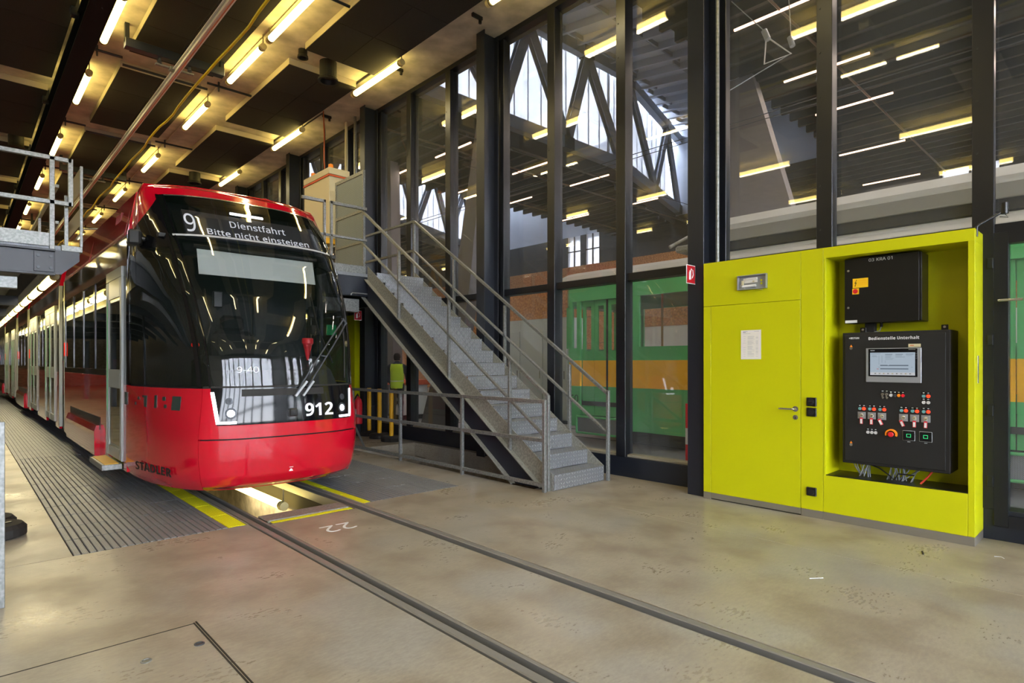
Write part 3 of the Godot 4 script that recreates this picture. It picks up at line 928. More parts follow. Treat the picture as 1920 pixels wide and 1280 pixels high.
	for k in 3:
		var c := thing("cable_bundle", "grey cables hanging below the black cabinet into the niche shelf, %s bundle" % names[k], "cables", Vector3.ZERO)
		for i in spots[k][1]:
			var za: float = spots[k][0] + (rng.randf() - 0.5) * 0.15
			var zb: float = spots[k][2] + (rng.randf() - 0.5) * 0.11
			var xa := 6.17 + rng.randf() * 0.12
			obj("cable", nb().tube([Vector3(xa, 0.565, za), Vector3(xa + 0.01, 0.52, lerpf(za, zb, 0.3)), Vector3(6.2 + rng.randf() * 0.1, 0.434, zb)], 0.005, 6), M.cable_grey, c)
	var rc := tag(obj("red_cable", nb().tube([Vector3(6.2, 0.565, -1.24), Vector3(6.19, 0.5, -1.28), Vector3(6.17, 0.436, -1.33)], 0.008, 8), M.cable_red), "red cable hanging under the right end of the black cabinet", "cable")
	var bc := tag(obj("black_cable", nb().tube([Vector3(6.2, 0.562, -1.75), Vector3(6.19, 0.53, -1.65), Vector3(6.18, 0.47, -1.56), Vector3(6.17, 0.44, -1.53), Vector3(6.18, 0.50, -1.50), Vector3(6.19, 0.50, -1.38)], 0.006, 8), M.cable_black), "black cables looped below the black cabinet in the green niche", "cable")

# ---------------------------------------------------------------- track, gratings, pit
func build_track() -> void:
	for sgn in [-1, 1]:
		var left: bool = sgn < 0
		var r := thing("rail", "worn grooved rail in the concrete floor, %s" % ("the left one of the track" if left else "the right one, nearer the stairs"), "rail", Vector3.ZERO)
		var h := nb()
		if left:
			h.lohi(Vector3(1.995, -0.1, -48), Vector3(2.05, -0.001, 8), 0.006)
			h.lohi(Vector3(2.104, -0.1, -48), Vector3(2.128, -0.004, 8), 0.003)
		else:
			h.lohi(Vector3(3.086, -0.1, -48), Vector3(3.14, -0.001, 8), 0.006)
			h.lohi(Vector3(3.002, -0.1, -48), Vector3(3.016, -0.004, 8), 0.003)
		obj("head", h, M.rail_steel, r)
		var x0 := 1.985 if left else 3.005
		obj("groove", nb().lohi(Vector3(x0, -0.12, -48), Vector3(x0 + 0.14, -0.055, 8)).lohi(Vector3(x0 + 0.045, -0.35, -48), Vector3(x0 + 0.08, -0.12, -5.6)).lohi(Vector3(x0, -0.37, -48), Vector3(x0 + 0.13, -0.35, -5.6)), M.rail_dark, r)
		var post := nb().lohi(Vector3(-0.06, -1.9, -0.07), Vector3(0.06, -0.37, 0.07), 0.004)
		for k in 8:
			var p := obj("support_post", post, M.black_steel, r)
			p.position = Vector3(x0 + 0.065, 0, -6.55 - k * 1.9)
	# planks
	var rng := RandomNumberGenerator.new()
	rng.seed = 77
	for side in 2:
		var g := thing("grating", "perforated grey plank grating with yellow edge, %s" % ("the wide one left of the tram" if side == 0 else "the one between the tram and the stairs"), "grating", Vector3.ZERO)
		var x0: float = 0.66 if side == 0 else 3.27
		var x1: float = 1.80 if side == 0 else 4.465
		var n := 22
		var w := (x1 - x0) / n
		var mesh := nb().box(Vector3(0, -0.0175, 0), Vector3(w - 0.006, 0.035, 0.512), Basis.IDENTITY, 0.004).mesh()
		var ys := 0.16 if side == 0 else 0.095
		var yx: float = 1.88 if side == 0 else 3.219
		var ym := nb().box(Vector3(0, -0.0175, 0), Vector3(ys - 0.008, 0.035, 0.512), Basis.IDENTITY, 0.004).mesh()
		var zf := -5.69 if side == 0 else -5.71
		var rows := 12
		for j in rows:
			for i in n:
				var p := obj("plank", mesh, M.plank, g)
				p.position = Vector3(x0 + (i + 0.5) * w, (rng.randf() - 0.5) * 0.003, zf - (j + 0.5) * 0.52)
			var y := obj("yellow_plank", ym, M.plank_yellow, g)
			y.position = Vector3(yx, 0, zf - (j + 0.5) * 0.52)
		var rest := nb()
		for j in range(rows, 70):
			for i in n:
				rest.box(Vector3(x0 + (i + 0.5) * w, -0.0175, zf - (j + 0.5) * 0.52), Vector3(w - 0.006, 0.035, 0.512))
		var far := obj("far_planks", rest, M.plank, g)
		far.set_meta("kind", "stuff")
		var e := nb()
		e.lohi(Vector3(x0 - 0.012, -0.06, -48), Vector3(x0 - 0.006, -0.002, zf)).lohi(Vector3(x0, -0.12, -48), Vector3(x0 + 0.05, -0.04, zf)).lohi(Vector3(x1 - 0.05, -0.12, -48), Vector3(x1, -0.04, zf))
		obj("edge_rail", e, M.dark_beam, g)
	# box-section plate over the pit end, yellow strip, white tape marks
	var pl := thing("pit_cover", "grey hollow steel plate lying across the end of the inspection pit", "plate", Vector3.ZERO)
	obj("top_plate", nb().lohi(Vector3(2.138, -0.008, -5.9), Vector3(2.975, 0.004, -5.66), 0.002), M.galv_dull, pl)
	obj("frame", nb().lohi(Vector3(2.138, -0.13, -5.66), Vector3(2.975, 0.0, -5.65)).lohi(Vector3(2.138, -0.13, -5.9), Vector3(2.975, -0.008, -5.89)).lohi(Vector3(2.138, -0.13, -5.9), Vector3(2.975, -0.12, -5.65)), M.galv_dull, pl)
	tag(obj("yellow_strip", nb().lohi(Vector3(2.15, 0, -5.625), Vector3(2.97, 0.002, -5.555)), M.plank_yellow), "yellow painted warning strip on the floor along the pit cover", "floor marking")
	var t := text("tape_mark", "22", 0.21, M.white_print, Vector3(2.535, 0.001, -5.02), Basis(Vector3(-1, 0, 0), Vector3(0, 0, 1), Vector3(0, 1, 0)), null, 0.001, 400)
	tag(t, "white painted number on the concrete between the rails, upside down to the camera", "floor marking")
	# inspection cover in the foreground
	var h := thing("floor_hatch", "square concrete filled inspection cover with steel edging in the foreground floor", "hatch", Vector3.ZERO)
	obj("steel_edge", nb().lohi(Vector3(0.99, -0.02, -3.74), Vector3(0.998, 0.003, -1.9)).lohi(Vector3(1.004, -0.02, -3.75), Vector3(1.012, 0.003, -1.9)).lohi(Vector3(-0.2, -0.02, -3.735), Vector3(0.99, 0.002, -3.729)), M.rail_dark, h)
	for q in [[0.942, -3.441], [0.693, -3.428]]:
		obj("lifting_socket", nb().lathe(Vector3(q[0], 0, q[1]), [Vector2(0.026, 0.0), Vector2(0.026, 0.004), Vector2(0.02, 0.005), Vector2(0.017, 0.001), Vector2(0, 0.001)], 18), M.steel_grey if q[0] > 0.9 else M.galv, h)
	# small litter on the floor at the right
	tag(obj("cable_tie", nb().box(Vector3(4.36, 0.002, -1.55), Vector3(0.004, 0.003, 0.10), Basis(Vector3.UP, 0.9)), M.white_print), "white cut cable tie lying on the concrete floor in front of the green wall", "cable tie")
	tag(obj("cable_tie", nb().tube([Vector3(5.85, 0.004, -0.78), Vector3(5.87, 0.004, -0.74), Vector3(5.84, 0.004, -0.72)], 0.003, 6), M.white_print), "small white curled tie on the floor at the right edge of the picture", "cable tie")
	tag(obj("wood_splinter", nb().box(Vector3(5.55, 0.004, -1.18), Vector3(0.09, 0.006, 0.012), Basis(Vector3.UP, 0.3), 0.002), M.rail_dark), "dark splinter on the floor below the right end of the green wall", "debris")

# ---------------------------------------------------------------- the red tram
const XC := 2.55
# profile rows: height, nose z at the middle, edge half width, edge z, half width at the cab rear
const PROF := [
	[0.20, -6.34, 0.66, -6.48, 1.06], [0.26, -6.17, 0.72, -6.31, 1.13], [0.34, -6.11, 0.75, -6.26, 1.15], [0.55, -6.07, 0.78, -6.235, 1.15], [0.75, -6.06, 0.785, -6.225, 1.15],
	[0.92, -6.06, 0.77, -6.215, 1.15], [1.25, -6.09, 0.735, -6.25, 1.15], [1.7, -6.16, 0.76, -6.332, 1.15], [2.2, -6.354, 0.805, -6.542, 1.15],
	[2.6, -6.60, 0.84, -6.80, 1.14], [2.86, -6.80, 0.857, -7.011, 1.13], [3.1, -7.02, 0.862, -7.235, 1.11], [3.3, -7.22, 0.86, -7.444, 1.08], [3.42, -7.345, 0.855, -7.575, 1.06], [3.5, -7.43, 0.85, -7.64, 1.03], [3.56, -7.56, 0.83, -7.75, 1.0]]

func prow(h: float) -> Array:
	for i in PROF.size() - 1:
		if h <= PROF[i + 1][0] or i == PROF.size() - 2:
			var t: float = clampf((h - PROF[i][0]) / (PROF[i + 1][0] - PROF[i][0]), 0, 1)
			var p0: Array = PROF[max(i - 1, 0)]
			var p1: Array = PROF[i]
			var p2: Array = PROF[i + 1]
			var p3: Array = PROF[min(i + 2, PROF.size() - 1)]
			var o := []
			for k in 5:
				o.append(lerpf(lerpf(p1[k], p2[k], t), 0.5 * (2.0 * p1[k] + t * (p2[k] - p0[k]) + t * t * (2.0 * p0[k] - 5.0 * p1[k] + 4.0 * p2[k] - p3[k]) + t * t * t * (3.0 * p1[k] - p0[k] - 3.0 * p2[k] + p3[k])), 0.5))
			return o
	return PROF[0]

# s: 0 middle of the nose, 0.5 windscreen edge, 1 rear of the cab; negative on the left
func nose(s: float, h: float, off := 0.0) -> Vector3:
	if off != 0.0:
		return nose(s, h) + nose_n(s, h) * off
	var r := prow(h)
	var a := absf(s)
	var zc: float = r[1]
	var we: float = r[2]
	var ze: float = r[3]
	var wr: float = r[4]
	var w: float
	var z: float
	if a <= 0.5:
		var q := a / 0.5
		w = we * q
		z = zc + (ze - zc) * (0.35 * q * q + 0.65 * pow(q, 4.0))
	else:
		# rounded corner, then a nearly straight taper to the cab rear
		var q := (a - 0.5) / 0.5
		var zr := -7.87
		var t0 := Vector2(we, (ze - zc) * 3.3).normalized()
		var p0 := Vector2(we, ze)
		var p3 := Vector2(wr, zr)
		var gap := ze - zr
		var p1 := p0 + t0 * 0.17
		var p2 := p3 + Vector2(-0.02, 0.62) * gap
		var c := p0.bezier_interpolate(p1, p2, p3, q * (0.55 + 0.45 * q))
		w = c.x
		z = c.y
	return Vector3(XC + (w if s >= 0 else -w), h, z)

func nose_n(s: float, h: float) -> Vector3:
	var d := 0.006
	var a := nose(s + d, h) - nose(s - d, h)
	var b := nose(s, h + d) - nose(s, h - d)
	return a.cross(b).normalized()

# a skin patch between s0(v)..s1(v) and h0(u)..h1(u), given as Callables of 0..1
func patch(s0: Callable, s1: Callable, h0: Callable, h1: Callable, nu: int, nv: int, off := 0.0, thick := 0.0) -> MB:
	var b := nb()
	var P := []
	var N := []
	for j in nv + 1:
		var rp := []
		var rn := []
		for i in nu + 1:
			var u := float(i) / nu
			var v := float(j) / nv
			var h: float = lerpf(h0.call(u), h1.call(u), v)
			var s: float = lerpf(s0.call(v), s1.call(v), u)
			rp.append(nose(s, h, off))
			rn.append(nose_n(s, h))
		P.append(rp); N.append(rn)
	for j in nv:
		for i in nu:
			b.trin(P[j][i], P[j][i + 1], P[j + 1][i + 1], N[j][i], N[j][i + 1], N[j + 1][i + 1])
			b.trin(P[j][i], P[j + 1][i + 1], P[j + 1][i], N[j][i], N[j + 1][i + 1], N[j + 1][i])
	if thick > 0.0:   # a rim so that the patch has an edge
		var loop := []
		for i in nu + 1: loop.append([P[0][i], N[0][i]])
		for j in range(1, nv + 1): loop.append([P[j][nu], N[j][nu]])
		for i in range(nu - 1, -1, -1): loop.append([P[nv][i], N[nv][i]])
		for j in range(nv - 1, 0, -1): loop.append([P[j][0], N[j][0]])
		for k in loop.size():
			var q: Array = loop[k]
			var w: Array = loop[(k + 1) % loop.size()]
			b.quad(q[0] - q[1] * thick, w[0] - w[1] * thick, w[0], q[0])
	return b

func C(x: float) -> Callable:
	return func(_t: float) -> float: return x

func L2(a: float, b: float) -> Callable:
	return func(t: float) -> float: return lerpf(a, b, t)

func nose_text(called: String, s: String, size: float, m: Material, sp: float, h: float, parent: Node, bold := 700, stretch := 1.0, off := 0.008) -> void:
	var n := nose_n(sp, h)
	var x := Vector3.UP.cross(n).normalized()
	text(called, s, size, m, nose(sp, h, off), Basis(x, n.cross(x), n), parent, 0.002, bold, stretch)

func build_tram() -> void:
	var t := thing("tram", "red and black articulated low floor tram with lit headlights on the inspection track", "tram")
	var R: Material = M.tram_red
	var K: Material = M.tram_black
	# --- nose skin
	obj("inner_shell", patch(C(-1), C(1), C(0.22), C(1.26), 60, 10, -0.035), M.tram_under, t)
	obj("bumper", patch(C(-0.60), C(0.60), C(0.20), C(0.738), 56, 12, 0, 0.03), R, t)
	obj("front_panel", patch(C(-0.60), C(0.60), C(0.752), C(1.245), 56, 10, 0, 0.03), R, t)
	for sg in [-1.0, 1.0]:
		var a := C(-1.0) if sg < 0 else C(0.604)
		var b := C(-0.604) if sg < 0 else C(1.0)
		obj("cab_side_panel", patch(a, b, C(0.20), C(1.245), 20, 16, 0, 0.03), R, t)
	var mask := obj("front_mask", patch(L2(-0.455, -0.505), L2(0.455, 0.505), C(0.885), C(1.25), 48, 8, 0.005, 0.008), K, t)
	for sg in [-1.0, 1.0]:
		var hl := obj("headlight", patch(L2(sg * 0.45 - 0.010, sg * 0.492 - 0.010), L2(sg * 0.45 + 0.010, sg * 0.492 + 0.010), C(0.905), C(1.21), 2, 8, 0.010), M.led_white, t)
		var q0: float = min(sg * 0.46, sg * 0.35)
		var q1: float = max(sg * 0.46, sg * 0.35)
		obj("light_strip", patch(C(q0), C(q1), C(0.898), C(0.922), 6, 2, 0.010), M.led_white, hl)
		var n := nose_n(sg * 0.385, 1.0)
		var p := nose(sg * 0.385, 1.0, 0.004)
		obj("lens_ring", nb().lathe(p, [Vector2(0.055, 0.0), Vector2(0.055, 0.006), Vector2(0.04, 0.008)], 20, n), M.steel_grey, hl)
		obj("lamp_lens", nb().lathe(p, [Vector2(0.036, 0.006), Vector2(0.02, 0.012), Vector2(0, 0.014)], 18, n), M.led_white, hl)
		var p2 := nose(sg * 0.40, 1.12, 0.004)
		obj("small_lens", nb().lathe(p2, [Vector2(0.034, 0.0), Vector2(0.034, 0.005), Vector2(0.02, 0.007), Vector2(0, 0.003)], 16, nose_n(sg * 0.40, 1.12)), M.steel_grey, hl)
	obj("camera_pod", nb().box(nose(0, 0.985, 0.01), Vector3(0.085, 0.085, 0.06), Basis.IDENTITY, 0.012).cyl(nose(0, 0.985, 0.03), nose(0, 0.985, 0.05), 0.012), M.box_black, mask)
	obj("wiper_well", patch(C(-0.33), C(0.24), C(1.165), C(1.235), 20, 2, 0.009), M.rubber, mask)
	nose_text("fleet_number", "912", 0.135, M.white_print, 0.195, 1.0, t, 600, 1.1)
	nose_text("window_number", "9-40", 0.062, M.white_print, -0.285, 1.43, t, 500, 1.25)
	nose_text("maker_lettering", "STADLER", 0.085, M.black_print, -0.875, 0.40, t, 800, 1.7)
	# pixel blocks of the fleet emblem
	for q0 in [[-0.965, 1.10, 0.055, 0.14], [-0.935, 1.06, 0.018, 0.03], [-0.925, 1.12, 0.02, 0.03], [-0.905, 1.085, 0.03, 0.10], [-0.907, 1.145, 0.055, 0.02], [-0.875, 1.10, 0.022, 0.13], [-0.85, 1.135, 0.025, 0.04], [-0.845, 1.06, 0.02, 0.035], [-0.81, 1.095, 0.06, 0.14]]:
		var q: Array = [-0.885 + (q0[0] + 0.8875) * 1.5, q0[1], q0[2] * 2.3, q0[3]]
		var n := nose_n(q[0], q[1])
		var x := Vector3.UP.cross(n).normalized()
		obj("emblem_block", nb().box(nose(q[0], q[1], 0.004), Vector3(q[2], q[3], 0.004), Basis(x, n.cross(x), n)), M.emblem, t)
	var tn := nose_n(0.0, 0.385)
	obj("jacking_mark", nb().prism(PackedVector2Array([Vector2(-0.022, 0), Vector2(0.022, 0), Vector2(0, 0.035)]), nose(0.0, 0.37, 0.003), Vector3(1, 0, 0), Vector3(0, 1, 0), 0.002).box(nose(0.0, 0.412, 0.004), Vector3(0.04, 0.006, 0.003)), M.white_print, t)
	# --- glazing
	obj("windscreen", patch(C(-0.5), C(0.5), C(1.268), C(2.85), 40, 30), M.tram_windscreen, t)
	obj("display_glass", patch(C(-0.5), C(0.5), C(2.872), C(3.385), 40, 12), M.tram_windscreen, t)
	obj("display_liner", patch(C(-0.5), C(0.5), C(2.86), C(3.41), 24, 6, -0.23), M.interior_black, t)
	var lin := nb()
	for i in 24:
		var a := nose(-i / 24.0 * 0.999, 3.392, -0.01)
		var b := nose(i / 24.0 * 0.999, 3.392, -0.01)
		lin.quad(a, b, nose((i + 1) / 24.0 * 0.999, 3.392, -0.01), nose(-(i + 1) / 24.0 * 0.999, 3.392, -0.01))
	obj("display_ceiling", lin, M.interior_black, t)
	obj("display_bulkhead", nb().lohi(Vector3(XC - 1.04, 2.88, -7.86), Vector3(XC + 1.04, 3.40, -7.855)), M.interior_black, t)
	obj("glass_seam", patch(C(-0.56), C(0.56), C(2.85), C(2.872), 40, 1, 0.002), M.grey_print, t)
	obj("lower_seal", patch(C(-0.6), C(0.6), C(1.245), C(1.268), 40, 1, 0.002), M.rubber, t)
	obj("top_seal", patch(C(-0.52), C(0.52), C(3.385), C(3.40), 40, 1, 0.003), M.chrome, t)
	for sg in [-1.0, 1.0]:
		var f := func(a: float, b: float) -> Array: return [C(min(sg * a, sg * b)), C(max(sg * a, sg * b))]
		var e: Array = f.call(0.5, 0.645)
		obj("pillar", patch(f.call(0.5, 0.527)[0], f.call(0.5, 0.527)[1], C(1.255), C(3.40), 6, 30, 0.003, 0.03), K, t)
		obj("pillar", patch(f.call(0.613, 0.648)[0], f.call(0.613, 0.648)[1], C(1.255), C(3.40), 6, 30, 0.003, 0.03), K, t)
		obj("quarter_glass", patch(f.call(0.527, 0.613)[0], f.call(0.527, 0.613)[1], C(1.262), C(3.39), 8, 30), M.tram_glass, t)
		e = f.call(0.648, 0.985)
		obj("cab_window", patch(e[0], e[1], C(1.268), C(2.72), 12, 20), M.tram_glass, t)
		e = f.call(0.648, 1.0)
		var slope := L2(2.955, 3.33) if sg < 0 else L2(3.33, 2.955)
		obj("upper_black_panel", patch(e[0], e[1], C(2.72), slope, 14, 6, 0.001), K, t)
		obj("roof_corner", patch(e[0], e[1], slope, C(3.56), 14, 8, 0.0), R, t)
		e = f.call(0.985, 1.0)
		obj("cab_rear_post", patch(e[0], e[1], C(1.25), C(2.72), 2, 12, 0.002), K, t)
	for sg in [-1.0, 1.0]:
		obj("upper_liner", patch(C(min(sg * 0.5, sg * 1.0)), C(max(sg * 0.5, sg * 1.0)), C(2.72), C(3.46), 16, 8, -0.035), M.interior_black, t)
	obj("lip_liner", patch(C(-0.66), C(0.66), C(3.40), C(3.49), 40, 3, -0.02), M.interior_black, t)
	obj("roof_lip", patch(C(-0.648), C(0.648), C(3.40), C(3.56), 40, 6), R, t)
	# roof cap
	var cap := nb()
	var L := []
	for i in 25:
		L.append(i / 24.0)
	for i in 24:
		var a := nose(-L[i], 3.56)
		var b := nose(L[i], 3.56)
		var c := nose(L[i + 1], 3.56)
		var d := nose(-L[i + 1], 3.56)
		cap.quad(a, b, c, d)
	obj("roof_cap", cap, R, t)
	obj("roof_beacon", nb().lathe(nose(0.2, 3.56) + Vector3(0, 0, -0.15), [Vector2(0.07, 0), Vector2(0.06, 0.035), Vector2(0.02, 0.05), Vector2(0, 0.05)], 16), R, t)
	# --- wiper
	var w := obj("wiper", nb().tube([nose(0.02, 1.17, 0.03), nose(0.12, 1.4, 0.06), nose(0.33, 1.80, 0.055), nose(0.45, 1.99, 0.045)], 0.009, 8), M.steel_grey, t)
	obj("wiper_arm", nb().tube([nose(0.08, 1.17, 0.03), nose(0.17, 1.38, 0.06), nose(0.38, 1.79, 0.055), nose(0.47, 1.95, 0.045)], 0.009, 8), M.steel_grey, w)
	obj("wiper_link", nb().bar(nose(0.21, 1.57, 0.058), nose(0.26, 1.56, 0.058), 0.012, 0.012).bar(nose(0.44, 2.0, 0.045), nose(0.475, 1.94, 0.045), 0.02, 0.02), M.steel_grey, w)
	obj("wiper_pivot", nb().bar(nose(0.02, 1.15, 0.02), nose(0.10, 1.30, 0.05), 0.035, 0.02).bar(nose(0.075, 1.15, 0.02), nose(0.15, 1.30, 0.05), 0.035, 0.02), M.grey_print, w)
	obj("wiper_blade", nb().tube([nose(0.455, 2.02, 0.012), nose(0.452, 1.7, 0.012), nose(0.44, 1.33, 0.012)], 0.008, 6), M.rubber, w)
	# --- rear view camera pods
	for sg in [-1.0]:
		var p := nose(sg * 0.86, 2.84)
		var m := obj("camera_mirror", nb().box(p + Vector3(sg * 0.09, 0, 0.02), Vector3(0.12, 0.16, 0.13), Basis(Vector3.UP, sg * 0.35), 0.02), M.box_black_matt, t)
		obj("pod_arm", nb().cyl(p, p + Vector3(sg * 0.07, 0.01, 0.0), 0.03).cyl(p + Vector3(sg * 0.09, -0.02, -0.05), p + Vector3(sg * 0.10, -0.03, -0.17), 0.06, 0.04, 16), M.box_black, m)
	# --- destination display
	var dn := Vector3(0, 0.6, 0.8)
	var b0 := Vector3(XC, 2.885, -7.035)
	var up := (Vector3(XC, 3.22, -7.27) - b0).normalized()
	var db := Basis(Vector3.RIGHT, up, Vector3.RIGHT.cross(up))
	var disp := obj("destination_display", nb().box(b0 + up * 0.19 - db.z * 0.02, Vector3(1.50, 0.39, 0.04), db, 0.004), M.display_board, t)
	var at := func(x: float, y: float) -> Vector3: return b0 + up * y + Vector3(x - XC, 0, 0) + db.z * 0.002
	text("line_number", "9", 0.27, M.display_text, at.call(1.86, 0.185), db, disp, 0.002, 400, 0.66)
	text("destination_text", "Dienstfahrt", 0.098, M.display_text, at.call(2.60, 0.25), db, disp, 0.002, 400, 0.95)
	text("destination_text", "Bitte nicht einsteigen", 0.085, M.display_text, at.call(2.60, 0.09), db, disp, 0.002, 400, 1.06)
	obj("display_lamp", nb().box(b0 + up * 0.43 + Vector3(-0.05, 0, 0.02), Vector3(0.38, 0.03, 0.02), db, 0.004), M.led_white, disp)
	build_tram_interior(t)
	build_tram_body(t)

func build_tram_interior(t: Node3D) -> void:
	obj("dashboard", nb().prism(PackedVector2Array([Vector2(6.36, 0.5), Vector2(6.38, 1.25), Vector2(6.55, 1.42), Vector2(6.95, 1.58), Vector2(7.2, 1.52), Vector2(7.25, 0.5)]), Vector3(XC - 0.66, 0, 0), Vector3(0, 0, -1), Vector3.UP, 1.32), M.interior_dark, t)
	obj("sun_blind", nb().box(Vector3(XC - 0.02, 2.59, -6.93), Vector3(1.30, 0.29, 0.006), Basis(Vector3.RIGHT, -0.28)), M.blind, t)
	obj("blind_roller", nb().cyl(Vector3(XC - 0.7, 2.76, -6.98), Vector3(XC + 0.68, 2.76, -6.98), 0.022), M.interior_dark, t)
	var s := obj("driver_seat", nb().box(Vector3(XC, 1.05, -7.62), Vector3(0.5, 0.12, 0.5), Basis.IDENTITY, 0.04).box(Vector3(XC, 1.48, -7.86), Vector3(0.5, 0.85, 0.14), Basis(Vector3.RIGHT, -0.12), 0.05).box(Vector3(XC, 2.0, -7.93), Vector3(0.28, 0.2, 0.1), Basis.IDENTITY, 0.04), M.seat_dark, t)
	obj("seat_column", nb().cyl(Vector3(XC, 0.5, -7.62), Vector3(XC, 1.0, -7.62), 0.09), M.box_black, s)
	obj("cab_floor", nb().lohi(Vector3(XC - 0.75, 0.42, -8.0), Vector3(XC + 0.75, 0.5, -6.8)), M.interior_dark, t)
	obj("cab_ceiling", nb().lohi(Vector3(XC - 1.0, 2.84, -8.0), Vector3(XC + 1.0, 2.88, -7.1)), M.interior_dark, t)
	var bw := nb().lohi(Vector3(XC - 1.08, 0.5, -8.2), Vector3(XC - 0.35, 2.84, -8.17)).lohi(Vector3(XC + 0.35, 0.5, -8.2), Vector3(XC + 1.08, 2.84, -8.17)).lohi(Vector3(XC - 0.35, 2.3, -8.2), Vector3(XC + 0.35, 2.84, -8.17))
	obj("cab_partition", bw, M.interior_dark, t)
	obj("partition_door", nb().lohi(Vector3(XC - 0.34, 0.5, -8.195), Vector3(XC + 0.34, 2.3, -8.175)), M.interior_dark, t)
	obj("console_light", nb().box(Vector3(XC - 0.42, 1.72, -7.95), Vector3(0.09, 0.05, 0.03), Basis.IDENTITY, 0.012), M.red_glow, t)
	obj("monitor", nb().box(Vector3(XC - 0.45, 2.2, -7.0), Vector3(0.1, 0.18, 0.05), Basis.IDENTITY, 0.01).box(Vector3(XC + 0.62, 2.12, -6.95), Vector3(0.1, 0.14, 0.05), Basis.IDENTITY, 0.01).box(Vector3(XC + 0.62, 1.9, -6.9), Vector3(0.09, 0.12, 0.05), Basis.IDENTITY, 0.01), M.box_black, t)
	obj("grab_bar", nb().tube([Vector3(XC - 0.72, 1.5, -6.62), Vector3(XC - 0.6, 1.9, -6.75), Vector3(XC - 0.6, 2.3, -6.95)], 0.012).tube([Vector3(XC + 0.72, 1.5, -6.62), Vector3(XC + 0.6, 1.9, -6.75), Vector3(XC + 0.6, 2.3, -6.95)], 0.012), M.box_black, t)
	obj("red_cone", nb().lathe(Vector3(3.02, 1.53, -6.75), [Vector2(0.06, 0.26), Vector2(0.065, 0.24), Vector2(0.065, 0.2), Vector2(0.05, 0.18), Vector2(0.012, 0.0)], 16), M.red_plastic, t)

